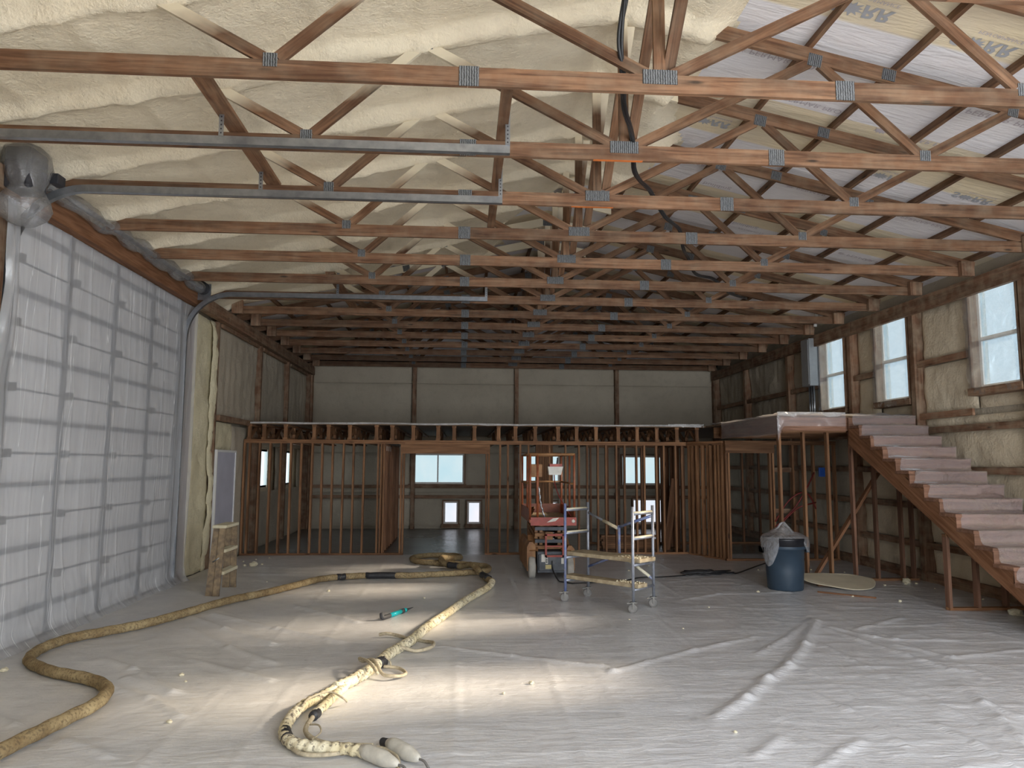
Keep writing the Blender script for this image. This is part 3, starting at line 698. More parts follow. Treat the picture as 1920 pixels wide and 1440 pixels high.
# torsion tube wrapped in film
t = empty('spring_shaft', (-4.16, 9.6, 4.6)); tag(t, 'torsion spring shaft wrapped in clear film along the top of the garage door', 'spring shaft')
rod('shaft', (-4.16, 7.0, 4.60), (-4.16, 12.05, 4.60), .03, 'galvanised', t)
random.seed(4)
P = [(-4.16+random.uniform(-.02, .02), 7.35+k*.2, 4.585+random.uniform(-.035, .02)) for k in range(23)]
tube('film_wrap', P, .085, 'film_clear', t, 16, 6, 9, .20)
lathe('cable_drum', [(.0, -.05), (.10, -.05), (.10, -.03), (.075, -.02), (.075, .04), (.10, .05), (0, .05)], 'dark_steel', t, Matrix.Translation((-4.16, 11.80, 4.60)) @ Matrix.Rotation(math.pi/2, 4, 'X'), 20)
box('bracket', (-4.30, 11.86, 4.42), (-4.05, 11.88, 4.68), 'galvanised', t)
# opener in a plastic bag
t = empty('door_opener', (-4.15, 7.0, 4.3)); tag(t, 'garage door opener wrapped in a tied plastic bag beside the door corner', 'door opener')
o = box('motor', (-4.27, 6.85, 4.36), (-4.02, 7.15, 4.76), 'dark_steel', t, .03)
V, Fc = [], []
rings = [(0.02, 4.03), (.12, 4.06), (.20, 4.12), (.23, 4.2), (.20, 4.30), (.15, 4.39), (.19, 4.5), (.215, 4.62), (.19, 4.74), (.12, 4.80), (.02, 4.81)]
for i, (r, z) in enumerate(rings):
    for k_ in range(28):
        a = 2*math.pi*k_/28; q = r*(1+.13*noise.noise(Vector((math.cos(a)*2.2, math.sin(a)*2.2, z*5)))+.06*math.sin(a*9+z*7))
        V.append((-4.14+q*math.cos(a)*.95, 7.0+q*math.sin(a)*1.08, z))
for i in range(len(rings)-1):
    for k_ in range(28): a, b = i*28+k_, i*28+(k_+1) % 28; Fc.append((a, b, b+28, a+28))
meshobj('plastic_bag', V, Fc, 'film_clear', t, None, True)
box('bracket', (-4.02, 7.16, 4.52), (-3.94, 7.30, 4.62), 'dark_steel', t, .006)
# white lilac covered man door
d2 = empty('door_2', (-4.36, 14.0, 0)); tag(d2, 'narrow side door masked with pale lilac film left of the framed wall', 'door', None, 'structure')
box('leaf', (-4.42, 13.50, .02), (-4.36, 14.55, 2.03), 'sheet_lilac', d2); 
for a, b in (((-4.40, 13.46, 0), (-4.345, 13.50, 2.07)), ((-4.40, 14.55, 0), (-4.345, 14.59, 2.07)), ((-4.40, 13.50, 2.03), (-4.345, 14.55, 2.07))): box('frame', a, b, 'vinyl_white', d2)

# ------------------------------------------------------------------ trusses
def plate(parent, x, y, z, wd, ht, rot=0):
    Mw = Matrix.Translation((x, y-.0225, z)) @ Matrix.Rotation(rot, 4, 'Y')
    meshobj('gusset_plate', boxv((-wd/2, -.003, -ht/2), (wd/2, .003, ht/2)), BOXF, 'gusset_steel', parent, Mw)
def truss(n):
    y = TY(n); t = empty('roof_truss', (XC, y, ZC))
    who = 'the roof truss nearest the camera, cut by the top edge' if n < 0 else ORD[n]+' full roof truss from the camera'
    tag(t, 'wooden '+who+', with metal gusset plates' if n >= 0 else 'wooden '+who, 'truss', 'roof trusses')
    jx = random.uniform(-.02, .02)
    xs = XC+jx; zc = ZC+.07
    th = .038
    segs = [(-4.23 if n > 2 else -4.42, xs-1.42), (xs-1.42, xs+1.40), (xs+1.40, 7.28)]
    for a, b in segs: beam('bottom_chord', (a+.001, y, zc), (b-.001, y, zc), th, .14, 'wood_truss', t)
    for s_ in (-1, 1):
        beam('top_chord', (xs+s_*.005, y, raf(XC)), (XC+s_*5.95, y, raf(XC+5.95)), th, .14, 'wood_truss', t)
        zt = raf(XC+1.8)-.05
        beam('web', (xs+s_*.10, y, zc+.075), (xs+s_*1.76, y, zt-.02), th*.98, .088, 'wood_truss', t, (0, 0, 1))
        beam('web', (xs+s_*1.86, y, zt-.03), (xs+s_*2.78, y, zc+.085), th*.97, .088, 'wood_truss', t)
        beam('web', (xs+s_*2.88, y, zc+.085), (xs+s_*3.68, y, raf(XC+3.7)-.06), th*.96, .088, 'wood_truss', t)
        plate(t, xs+s_*2.83, y, zc+.065, .10, .10)
        plate(t, xs+s_*1.81, y, raf(XC+1.81)-.045, .13, .12, s_*math.atan(.225))
        plate(t, xs+s_*3.72, y, raf(XC+3.72)-.05, .10, .09, s_*math.atan(.225))
        plate(t, xs+s_*1.41, y, zc, .145, .15)
        if n > 0: plate(t, xs+s_*2.52, y, raf(XC+2.52), .13, .11, s_*math.atan(.225))
    beam('king_post', (xs, y, zc+.072), (xs, y, raf(XC)-.07), .088, th*.95, 'wood_truss', t)
    if n in (1, 2): box('paint_mark', (xs-.28, y-.0185, ZC-.0015), (xs+.17, y+.0185, ZC-.0003), 'paint_orange', t)
    plate(t, xs, y, zc+.05, .26, .11); plate(t, xs, y, raf(XC)-.02, .16, .12)
    return t
random.seed(12)
for n in range(-1, 14): truss(n)
for n in range(0, 13):
    y0, y1 = TY(n)+.05, TY(n-1)+.05
    o = beam('ridge_brace', (XC+.09, y0, ZC+.22), (XC+.09, y1, raf(XC)-.15), .038, .088, 'wood_truss', None, (1, 0, 0))
    tag(o, 'steep diagonal brace rising from the centre of the %s full truss toward the camera' % ORD[n], 'brace', 'ridge braces between trusses')
# main cable lying over the chords
P = [(1.16, 4.62, 5.75), (1.13, 4.85, 5.25), (1.11, 5.02, 4.93), (1.17, 5.2, 4.76), (1.27, 5.6, 4.70), (1.50, 6.3, 4.76), (1.66, 6.9, 4.70), (1.98, 7.55, 4.76), (2.3, 8.15, 4.70), (2.66, 8.78, 4.76), (2.9, 9.4, 4.70),
     (3.15, 10.0, 4.76), (3.45, 10.6, 4.69), (3.95, 11.2, 4.76), (4.4, 11.8, 4.70), (4.95, 12.45, 4.76)]
c = empty('black_cable', P[0]); tag(c, 'thick black twisted cable draped over the truss chords from the ridge', 'cable')
for q in range(3):
    tube('strand', [(p[0]+.014*math.cos(q*2.1+i*1.9), p[1], p[2]+.014*math.sin(q*2.1+i*1.9)) for i, p in enumerate(P)], .014, 'cable_black', c, 7, 6)

# ------------------------------------------------------------------ mezzanine
YM = 15.30
mz = empty('mezzanine_deck', (1.4, 18, 2.3)); tag(mz, 'raw wooden mezzanine deck on open web joists across the back of the barn', 'mezzanine')
boxes('subfloor', [((-4.38, YM-.04, 2.62), (5.10, 21.2, 2.65)), ((5.10, 11.62, 2.62), (7.38, 21.2, 2.65))], 'osb', mz)
JX = [-4.32, -4.03, -3.6, -3.03, -2.74, -2.31, -1.77, -1.45, -1.02, -.51, -.18, .24, .74, 1.09, 1.5, 1.98, 2.37, 2.78, 3.25, 3.65, 4.07, 4.5, 4.93]
for x in JX:
    j = beam('joist', (x, YM, 2.600), (x, 21.1, 2.600), .089, .038, 'wood_framing', mz)
    beam('bottom_flange', (x, YM-.03, 2.335), (x, 21.1, 2.335), .089, .038, 'wood_framing', j)
    beam('end_block', (x, YM+.03, 2.355), (x, YM+.03, 2.58), .07, .06, 'wood_framing', j, (0, 1, 0))
    yy = YM+.08; up_ = True
    for q in range(7):
        beam('web', (x, yy, 2.355 if up_ else 2.58), (x, yy+.42, 2.58 if up_ else 2.355), .06, .034, 'wood_framing', j); yy += .42; up_ = not up_
    beam('web', (x, YM+.75, 2.355), (x, YM+.75, 2.58), .06, .036, 'wood_framing', j, (0, 1, 0))
# landing rims and joists
box('rim_board', (5.14, 11.62, 2.40), (7.38, 11.66, 2.615), 'wood_stair', mz); box('rim_board', (5.10, 11.62, 2.36), (5.14, 14.3, 2.615), 'wood_stair', mz)
box('ledger', (5.14, 11.60, 2.375), (6.2, 11.62, 2.40), 'wood_framing', mz)
for yj in np.arange(12.05, 15.2, .41): beam('landing_joist', (5.16, yj, 2.50), (7.36, yj, 2.50), .038, .22, 'wood_framing', mz)
# white film lapped over the deck edges
def ribbon(name, P, top, hang, seed, mat, jag=.02, nz=7):
    P = catmull(P, 14); n_ = len(P); U = np.linspace(0, 1, n_)
    X = np.zeros((nz, n_)); Yv = X.copy(); Zv = X.copy()
    for i, p in enumerate(P):
        for j in range(nz):
            f = j/(nz-1); h = hang(i/(n_-1)) if callable(hang) else hang
            wob = .012*noise.noise(Vector((i*.37, j*.6, seed)))
            X[j, i] = p[0]+wob; Yv[j, i] = p[1]-.012-wob-.01*f; Zv[j, i] = top+.012*noise.noise(Vector((i*.23, 0, seed+3)))-f*h*(1+jag*noise.noise(Vector((i*.5, 1, seed+7)))*4)
    return gridmesh(name, X, Yv, Zv, mat, mz)
ribbon('edge_film', [(-4.3, YM-.045, 0), (-1, YM-.045, 0), (2, YM-.045, 0), (5.0, YM-.045, 0)], 2.668, .035, 3, 'film_edge', .15, 3)
ribbon('edge_film', [(4.3, YM-.05, 0), (4.8, YM-.05, 0), (5.06, YM-.05, 0)], 2.69, .05, 9, 'film_edge', .3, 4)
Yr = np.linspace(11.58, 14.25, 40); Zr = np.linspace(0, 1, 8); YY, ZZ = np.meshgrid(Yr, Zr)
gridmesh('side_film', 5.085+.012*fbm(YY*3, ZZ*2, 70, 2), YY, 2.672-ZZ*(.33+.03*fbm(YY*2, YY*0, 71, 2)), 'film_stair', mz)
Xr2 = np.linspace(5.06, 6.20, 40); XX, ZZ = np.meshgrid(Xr2, Zr)
gridmesh('front_film', XX, 11.585+.012*fbm(XX*5, ZZ*2, 72, 2), 2.672-ZZ*(.20+.24*np.exp(-((XX-5.06)/.06)**2)), 'film_stair', mz)
gridmesh('edge_film', XX, 11.575+.02*fbm(XX*6, ZZ*2, 74, 2), 2.70-ZZ*(.05+.035*fbm(XX*4, XX*0, 73, 2)), 'film_edge', mz)
XX, YY = np.meshgrid(np.linspace(5.07, 7.35, 50), np.linspace(11.58, 15.2, 60))
gridmesh('deck_film', XX, YY, 2.668+.025*np.abs(fbm(XX*2.5, YY*2.5, 75, 3)), 'film_edge', mz)

# ------------------------------------------------------------------ partition framing
def stud(parent, x, y, z0, z1, wx=.038, wy=.089, mat='wood_framing', name='stud', lean=0):
    beam(name, (x, y, z0), (x+lean, y, z1), wx, wy, mat, parent, (0, 1, 0))
def plates(parent, p0, p1, ztop, mat='wood_framing', bottom=True, wd=.09):
    beam('top_plate', (*p0, ztop-.019), (*p1, ztop-.019), wd, .037, mat, parent); beam('top_plate', (*p0, ztop-.058), (*p1, ztop-.058), wd, .037, mat, parent)
    if bottom: beam('bottom_plate', (*p0, .022), (*p1, .022), wd, .038, mat, parent)
HT = 2.315
wp = empty('wall_partition', (0, YM, 0)); tag(wp, 'open stud wall carrying the front edge of the mezzanine', 'wall', None, 'structure')
plates(wp, (-4.42, YM+.03), (-1.18, YM+.03), HT); beam('top_plate', (-1.18, YM+.03, HT-.019), (4.7, YM+.03, HT-.019), .09, .037, 'wood_framing', wp); beam('top_plate', (-1.18, YM+.03, HT-.058), (4.7, YM+.03, HT-.058), .09, .037, 'wood_framing', wp)
beam('bottom_plate', (.47, YM+.03, .022), (4.7, YM+.03, .022), .09, .038, 'wood_framing', wp)
SX = [-4.40, -4.30]+[-4.10+.2085*i for i in range(11)]+[-1.72, -1.66, -1.60, -1.25, -1.20, .49, .54, .77, .94, 1.19, 1.36, 1.8, 2.14, 2.41, 2.59, 2.81, 2.98, 3.20, 3.37, 3.63, 3.79, 4.05, 4.20, 4.45, 4.60]
random.seed(3)
for x in SX: stud(wp, x, YM+.03, .04, (2.04 if x in (-1.20, .49) else HT-.078), lean=random.uniform(-.008, .008))
beam('door_header', (-1.27, YM+.03, 2.14), (.56, YM+.03, 2.14), .09, .19, 'wood_framing', wp)
# return wall beside the doorway
w2 = empty('wall_return', (-1.6, 16.6, 0)); tag(w2, 'stud wall running back from the left of the framed doorway', 'wall', None, 'structure')
plates(w2, (-1.62, YM+.09), (-1.62, 18.6), HT, bottom=True)
for i in range(9): stud(w2, -1.62, YM+.15+i*.4, .04, HT-.078, .089, .038, 'wood_brown')
for i in range(3): box('tag_label', (-1.57, YM+.20+i*.4-.03, 2.10), (-1.565, YM+.20+i*.4+.03, 2.2), 'label_white', w2)
# inner rooms behind the right half
w3 = empty('wall_bath', (3.0, 17.4, 0)); tag(w3, 'inner stud wall deeper behind the right half of the mezzanine front', 'wall', None, 'structure')
plates(w3, (2.95, 17.3), (7.3, 17.3), HT)
for i, x in enumerate(np.arange(3.0, 7.3, .405)): stud(w3, float(x), 17.3, .04, HT-.078, mat='wood_brown')
w4 = empty('wall_closet', (4.62, 16.4, 0)); tag(w4, 'short stud wall running back at the right end of the mezzanine front', 'wall', None, 'structure')
plates(w4, (4.66, YM+.10), (4.66, 17.24), HT)
for i in range(5): stud(w4, 4.66, YM+.2+i*.4, .04, HT-.078, .089, .038, 'wood_brown')
t = empty('built_up_post', (1.93, 17.2, 0)); tag(t, 'built up wooden post of several studs behind the orange lift', 'post')
for i in range(8): box('ply', (1.70+i*.05, 17.15, .005), (1.746+i*.05, 17.30, 2.33), 'wood_framing', t)
# angled wall and landing door wall
w5 = empty('wall_angled', (4.9, 14.7, 0)); tag(w5, 'dense angled stud wall linking the mezzanine front to the landing', 'wall', None, 'structure')
A, B = Vector((4.72, 15.22, 0)), Vector((5.12, 14.30, 0)); dirn = (B-A).normalized(); nrm = Vector((-dirn.y, dirn.x, 0))
beam('top_plate', (*A.xy, HT-.02), (*B.xy, HT-.02), .09, .037, 'wood_framing', w5); beam('top_plate', (*A.xy, HT-.059), (*B.xy, HT-.059), .09, .037, 'wood_framing', w5); beam('bottom_plate', (*A.xy, .022), (*B.xy, .022), .09, .038, 'wood_framing', w5)
for f in (.02, .12, .26, .42, .58, .66, .80, .90, .99):
    p = A+(B-A)*f; beam('stud', (p.x, p.y, .04), (p.x, p.y, HT-.08), .038, .089, 'wood_framing', w5, (nrm.x, nrm.y, 0))
w6 = empty('wall_landing', (6.2, 14.2, 0)); tag(w6, 'stud wall with a doorway under the back of the stair landing', 'wall', None, 'structure')
plates(w6, (5.12, 14.22), (7.36, 14.22), HT, bottom=False); beam('bottom_plate', (5.10, 14.22, .022), (7.36, 14.22, .022), .09, .038, 'wood_framing', w6)
for x in (5.14, 5.19, 6.02, 6.08, 6.48, 6.90, 7.33): stud(w6, x, 14.22, .04, HT-.078)
beam('door_header', (5.12, 14.18, 2.16), (6.10, 14.18, 2.16), .06, .17, 'wood_framing', w6)
for z in (.45, .95, 1.75): beam('gap_board', (6.12, 14.25, z), (6.46, 14.25, z), .05, .09, 'wood_girt', w6)  # blocking set between the studs
# landing front support wall
w7 = empty('wall_stair', (6.2, 11.66, 0)); tag(w7, 'open studs supporting the front of the stair landing', 'wall', None, 'structure')
for x in (5.13, 5.53, 5.93, 6.33, 6.70, 7.12, 7.30): stud(w7, x, 11.72, .04, 2.39, mat='wood_framing' if x < 6 else 'wood_stair')
beam('bottom_plate', (5.9, 11.72, .022), (7.36, 11.72, .022), .09, .038, 'wood_framing', w7)
beam('diagonal_brace', (5.72, 11.85, .06), (6.85, 11.85, 1.72), .04, .10, 'wood_brown', w7, (0, 1, 0)); 
w8 = empty('wall_stair_low', (6.7, 9.3, 0)); tag(w8, 'low stud wall standing under the middle of the stair stringers', 'wall', None, 'structure')
beam('bottom_plate', (6.22, 9.30, .022), (7.38, 9.30, .022), .09, .038, 'wood_framing', w8); beam('top_plate', (6.22, 9.30, .95), (7.38, 9.30, .95), .09, .037, 'wood_framing', w8)
for x in (6.24, 6.62, 7.0, 7.34): stud(w8, x, 9.30, .042, .93, mat='wood_stair')

# ------------------------------------------------------------------ staircase
ST = empty('staircase', (6.8, 9.3, 0)); tag(ST, 'wide wooden staircase with film over its steps down from the landing', 'staircase')
RUN, RISE, Y0S = .313, ZM/15, 11.44+.12
SX0, SX1 = 6.24, 7.33
def sy(k): return Y0S-k*RUN       # riser k face (k=1 is first riser below landing)
def sz(k): return ZM-k*RISE       # tread k height
poly = []
for k in range(1, 15):
    poly.append((sy(k-1)-.02, sz(k)-.04)); poly.append((sy(k)-.0, sz(k)-.04))
top = [(Y0S, ZM-.05)]+[(q, z) for q, z in poly]
yl, zl = top[-1]
sl = RISE/RUN; off = .36
low = [(yl, 0.0), (yl+.25, 0.0)]
yb_top = Y0S; zb_top = sz(0)-off-.02
low2 = [(Y0S, ZM-.48)]
ploy = top+[(sy(14), 0.0), (sy(14)+.22, 0.0)]+low2
for xx in (SX0-.02, 6.80, SX1-.03):
    o = prism('stringer', ploy, 0, xx, xx+.04, 'wood_stair' if xx > 6.5 else 'wood_brown', ST)
    Ms, _ = frame((xx, Y0S, ZM-.3), (xx, Y0S-14*RUN, ZM-.3-14*RISE)); o.data.transform(Ms.inverted()); WM[o] = Ms; o.matrix_basis = WM[ST].inverted() @ Ms
for k in range(1, 15):
    box('tread', (SX0-.035, sy(k)-.03, sz(k)-.038), (SX1+.02, sy(k-1)-.022, sz(k)), 'wood_stair', ST)
for k in range(1, 16):
    box('riser', (SX0-.02, sy(k-1)-.020, max(0.004, sz(k)+.001)), (SX1+.02, sy(k-1)-.001, sz(k-1)-.040), 'wood_stair', ST)
# film draped step by step
prof = []
for k in range(0, 14):
    prof += [(sy(k)-.042, sz(k)+.008), (sy(k)-.047, sz(k)-.02), (sy(k)-.032, sz(k)-.06), (sy(k)-.028, sz(k+1)+.05), (sy(k)-.05, sz(k+1)+.012), (sy(k)-.16, sz(k+1)+.008)]
xs_ = np.linspace(SX0+.03, SX1+.015, 26); PY = np.array([p_[0] for p_ in prof])[:, None]; PZ = np.array([p_[1] for p_ in prof])[:, None]
XX = np.repeat(xs_[None, :], len(prof), 0)
nzv = fbm(XX*5, np.arange(len(prof))[:, None]*.7+XX*0, 90, 3)
XX2 = XX+np.where(XX == xs_[0], .03, 0)*fbm(np.arange(len(prof))[:, None]*.4+XX*0, XX*0, 95, 2)
gridmesh('plastic_cover', XX2, PY-np.clip(.012*nzv, -.008, .02), PZ+np.clip(.008*nzv, -.002, .02), 'film_stair', ST, None, False)

# ------------------------------------------------------------------ scissor lift
L = empty('scissor_lift', (1.45, 12.8, 0)); tag(L, 'orange and dusty scissor lift parked before the stud wall', 'scissor lift')
x0, x1, ya, yb = 1.10, 1.80, 12.02, 13.65
box('chassis', (x0+.12, ya+.03, .10), (x1-.12, yb, .44), 'lift_grey', L, .015)
box('bumper', (x0+.14, ya-.01, .14), (x1-.14, ya+.03, .40), 'lift_grey', L, .01)
for a, b, mt in (((x0-.04, ya+.05, .12), (x0+.10, yb, .58), 'lift_dusty'), ((x1-.10, ya+.05, .12), (x1+.04, yb, .52), 'lift_dusty')):
    s_ = prism('side_skirt', [(a[0], a[2]), (b[0], a[2]), (b[0], b[2]-.06), (b[0]-.05, b[2]), (a[0]+.04, b[2]), (a[0], b[2]-.08)], 1, a[1]+.08, b[1], mt, L)
for wx in (x0+.04, x1-.04):
    for wy in (ya+.17, yb-.2):
        wh = lathe('wheel', [(0, -.06), (.10, -.06), (.165, -.05), (.175, -.03), (.175, .03), (.165, .05), (.10, .06), (0, .06)], 'rubber_pale', L, Matrix.Translation((wx, wy, .177)) @ Matrix.Rotation(math.pi/2, 4, 'Y'), 24)
        lathe('hub', [(0, .062), (.06, .062), (.06, .07), (0, .07)], 'lift_dusty', wh, WM[wh], 16)
for a, b, mt in (((1.28, ya-.014, .28), (1.34, ya-.0105, .40), 'label_white'), ((1.345, ya-.014, .25), (1.385, ya-.0105, .38), 'label_white'), ((1.345, ya-.014, .17), (1.44, ya-.0105, .235), 'label_yellow'),
                 ((1.60, ya-.014, .25), (1.65, ya-.0105, .34), 'label_white')): box('label_plate', a, b, mt, L)
box('control_bay', (1.40, ya-.013, .25), (1.52, ya-.0105, .37), 'can_black', L)
for q in range(3): box('switch', (1.352, ya-.022, .27+q*.035), (1.376, ya-.014, .29+q*.035), 'dark_steel', L)
# scissor stack
for lv in range(4):
    z0 = .46+lv*.10; z1 = z0+.10
    for xx in (1.22, 1.30, 1.60, 1.68):
        o_ = .0
        beam('scissor_arm', (xx, ya+.25, z0 if xx in (1.22, 1.68) else z1), (xx, yb-.15, z1 if xx in (1.22, 1.68) else z0), .05, .075, 'lift_dusty', L)
    rod('pivot', (1.2, (ya+yb)/2, z0+.05), (1.7, (ya+yb)/2, z0+.05), .02, 'dark_steel', L)
    box('cross_tube', (1.2, ya+.20, z0+.0), (1.72, ya+.27, z0+.055), 'lift_grey' if lv % 2 else 'lift_dusty', L)
box('cylinder_mount', (1.36, ya+.12, .62), (1.48, ya+.2, .74), 'lift_dusty', L); box('cylinder_mount', (1.52, ya+.12, .66), (1.62, ya+.2, .72), 'lift_dusty', L)
prism('slope_guard', [(ya+.1, .44), (ya+.5, .44), (ya+.5, .60)], 0, 1.62, 1.78, 'lift_dusty', L)
prism('slope_guard', [(ya+.1, .44), (ya+.5, .44), (ya+.5, .66)], 0, 1.10, 1.24, 'lift_dusty', L)
# red entry ladder frame
for a, b in (((1.335, ya-.05, .36), (1.365, ya-.02, .72)), ((1.615, ya-.05, .36), (1.645, ya-.02, .72)), ((1.335, ya-.05, .695), (1.645, ya-.02, .725)), ((1.335, ya-.05, .36), (1.645, ya-.02, .39)), ((1.365, ya-.045, .52), (1.615, ya-.025, .54))):
    box('entry_ladder', a, b, 'lift_red', L)
# platform
box('platform', (x0-.02, ya-.06, .90), (x1+.04, yb, .955), 'lift_orange', L, .006)
box('platform_deck', (x0+.03, ya-.02, .955), (x1-.02, yb-.03, .962), 'ply_dusty', L)
box('platform_apron', (x0+.0, ya-.075, .86), (x1+.04, ya-.06, .99), 'lift_red', L)
prism('white_mark', [(1.36, .91), (1.46, .975), (1.56, .985), (1.50, .93)], 1, ya-.078, ya-.0755, 'label_white', L)
lathe('round_mark', [(0, 0), (.028, 0), (.028, .003), (0, .003)], 'label_white', L, Matrix.Translation((1.79, ya-.0765, .93)) @ Matrix.Rotation(math.pi/2, 4, 'X'), 18)
for a, b in (((x0-.02, ya+.02, .955), (x0-.005, yb, 1.12)), ((x1+.02, ya+.02, .955), (x1+.035, yb, 1.12)), ((x0-.02, yb-.015, .955), (x1+.03, yb, 1.12))): box('toe_board', a, b, 'lift_orange', L)
prism('toe_plate', [(ya+.02, 1.12), (ya+.45, 1.12), (ya+.45, 1.0), (ya+.02, 1.16)], 0, x0+.06, x0+.075, 'lift_dusty', L)
for xx in (x0, x1+.02):
    for yy in (ya+.02, ya+.55, yb-.02): rod('rail_post', (xx, yy, .96), (xx, yy, 2.0), .019, 'lift_orange', L)
    rod('top_rail', (xx, ya+.02, 2.0), (xx, yb-.02, 2.0), .02, 'lift_dusty', L); rod('mid_rail', (xx, ya+.02, 1.52), (xx, yb-.02, 1.52), .017, 'lift_dusty', L)
for z, r in ((2.0, .021), (1.52, .017)): rod('end_rail', (x0, yb-.02, z), (x1+.02, yb-.02, z), r, 'lift_dusty', L)
rod('gate_bar', (x0, ya+.02, 2.0), (x1+.02, ya+.02, 2.0), .021, 'lift_dusty', L)
rod('gate_post', (x0+.12, ya+.02, .98), (x0+.12, ya+.02, 2.0), .02, 'lift_orange', L)
cb = prism('control_box', [(1.46, 1.66), (1.66, 1.66), (1.70, 1.80), (1.44, 1.80)], 1, ya+.45, ya+.60, 'label_white', L)
box('box_lid', (1.47, ya+.44, 1.80), (1.68, ya+.61, 1.845), 'lift_red', cb); rod('joystick', (1.60, ya+.52, 1.84), (1.61, ya+.50, 1.95), .012, 'cable_black', cb)
tube('joy_cable', [(1.55, ya+.5, 1.66), (1.56, ya+.45, 1.5), (1.62, ya+.35, 1.3), (1.72, ya+.2, 1.1), (1.78, ya+.1, 1.0)], .009, 'hose_red', L, 6)
box('manual_case', (1.15, ya+.6, 1.62), (1.36, ya+.66, 1.84), 'lift_dusty', L, .01)
P = [(1.24, ya+.02, 1.48), (1.25, ya-.0, 1.36), (1.27, ya-.02, 1.2), (1.30, ya-.03, 1.08), (1.33, ya-.03, .98)]
tube('chain', P, .014, 'galvanised', L, 6, 8, 60, .45)
tube('power_lead', [(1.45, ya-.015, .30), (1.46, ya-.05, .16), (1.52, ya-.25, .03), (1.58, ya-.34, .018), (1.72, ya-.5, .018)], .011, 'cable_black', L, 6)

# ------------------------------------------------------------------ folding scaffold on casters
Sf = empty('rolling_scaffold', (1.95, 9.85, 0)); tag(Sf, 'blue folding work scaffold on four casters with two dusty planks', 'scaffold')
PA, PB, PC, PD = Vector((1.40, 10.10, 0)), Vector((1.77, 10.44, 0)), Vector((2.14, 9.29, 0)), Vector((2.49, 9.65, 0))
TOP = 1.31
def V3(p, z): return (p.x, p.y, z)
for q, p in enumerate((PA, PB, PC, PD)):
    rod('upright', V3(p, .14), V3(p, TOP), .019, 'scaf_blue' if q in (0,) else 'scaf_grey', Sf, 12)
    ca = box('caster_plate', (p.x-.04, p.y-.03, .13), (p.x+.04, p.y+.03, .142), 'caster_grey', Sf)
    box('caster_brake', (p.x-.085, p.y-.012, .120), (p.x-.03, p.y+.012, .134), 'caster_grey', ca)
    for sg in (-1, 1): box('fork', (p.x-.020, p.y+sg*.022-.003, .055), (p.x+.004, p.y+sg*.022+.003, .13), 'caster_grey', ca)
    lathe('caster_wheel', [(0, -.016), (.03, -.016), (.052, -.014), (.058, -.008), (.058, .008), (.052, .014), (.03, .016), (0, .016)], 'rubber_grey', ca, Matrix.Translation((p.x-.012, p.y, .062)) @ Matrix.Rotation(math.pi/2, 4, 'X'), 22)
for a, b in ((PA, PB), (PC, PD)):
    for z in (1.22, .91, .585, .285): rod('rung', V3(a, z), V3(b, z), .019, 'scaf_grey', Sf)
    for z in (1.22, .91): rod('rung_foam', V3(a+(b-a)*.06, z+.012), V3(a+(b-a)*.94, z+.012), .017, 'foam_lump', Sf)
mid = (PB+PD)/2
rod('hinge_post', V3(mid, .62), V3(mid, 1.02), .02, 'scaf_blue', Sf)
rod('gate_brace', V3(PB, 1.17), V3(mid, .97), .017, 'scaf_grey', Sf); rod('gate_brace', V3(PD, 1.18), V3(mid, 1.0), .019, 'scaf_blue', Sf)
rod('brace_sleeve', V3(PB.lerp(mid, .5), 1.07), V3(PB.lerp(mid, .95), .98), .023, 'cord_tan', Sf)
rod('gate_brace', V3(PB, .42), V3(PB.lerp(mid, .85), .60), .017, 'scaf_blue', Sf); rod('gate_brace', V3(PD, .36), V3(PD.lerp(mid, .85), .60), .017, 'scaf_blue', Sf)
rod('brace_foam', V3(PD.lerp(mid, .1), .39), V3(PD.lerp(mid, .8), .59), .020, 'foam_lump', Sf)
def plank(name, a0, a1, z, wd, th):
    Mw, Lh = frame((*a0, z), (*a1, z))
    o = meshobj(name, boxv((0, -wd/2, -th/2), (Lh, wd/2, th/2)), BOXF, 'ply_dusty', Sf, Mw); bevel(o, .008, 2)
    random.seed(int(z*100)); V, Fc = [], []
    for q in range(46):
        xq = Lh*(1-.30*random.random()**1.3)-.02; yq = random.uniform(-.45, .45)*wd; r = random.uniform(.008, .02); k_ = len(V)
        V += [(xq+r*random.uniform(.6, 1)*math.cos(a), yq+r*math.sin(a), th/2) for a in (0, 1.26, 2.5, 3.77, 5.03)]+[(xq, yq, th/2+r*.8)]
        Fc += [(k_+i, k_+(i+1) % 5, k_+5) for i in range(5)]
    cr = meshobj('foam_crust', V, Fc, 'foam_lump', o, Mw); cr['kind'] = 'stuff'
    return o
ab, cd = (PA+PB)/2, (PC+PD)/2; ex = (cd-ab).normalized()*.07
plank('platform_plank', (ab-ex*.4).xy, (cd+ex).xy, .635, .36, .05)
plank('lower_plank', ((PA*.8+PB*.2)-ex*.5).xy, ((PC*.8+PD*.2)+ex*1.2).xy, .335, .20, .05)

# ------------------------------------------------------------------ trash can, board, stick
cx, cy_ = 4.82, 10.95
tc = empty('trash_can', (cx, cy_, 0)); tag(tc, 'dark blue round plastic trash can with black rim band', 'trash can')
Mc = Matrix.Translation((cx, cy_, 0))
lathe('body', [(0, .012), (.245, .012), (.255, .03), (.268, .3), (.283, .60), (.300, .605), (.305, .62), (.312, .745), (.302, .745), (.270, .60), (.245, .04), (0, .04)], 'can_blue', tc, Mc, 40)
lathe('rim_band', [(.313, .655), (.318, .66), (.326, .74), (.333, .755), (.326, .77), (.305, .77), (.303, .70)], 'can_black', tc, Mc, 40)
for sg in (-1, 1): box('handle', (cx+sg*.312-.012, cy_-.09, .55), (cx+sg*.312+.03*sg+.012*sg, cy_+.09, .63), 'can_blue', tc, .008)
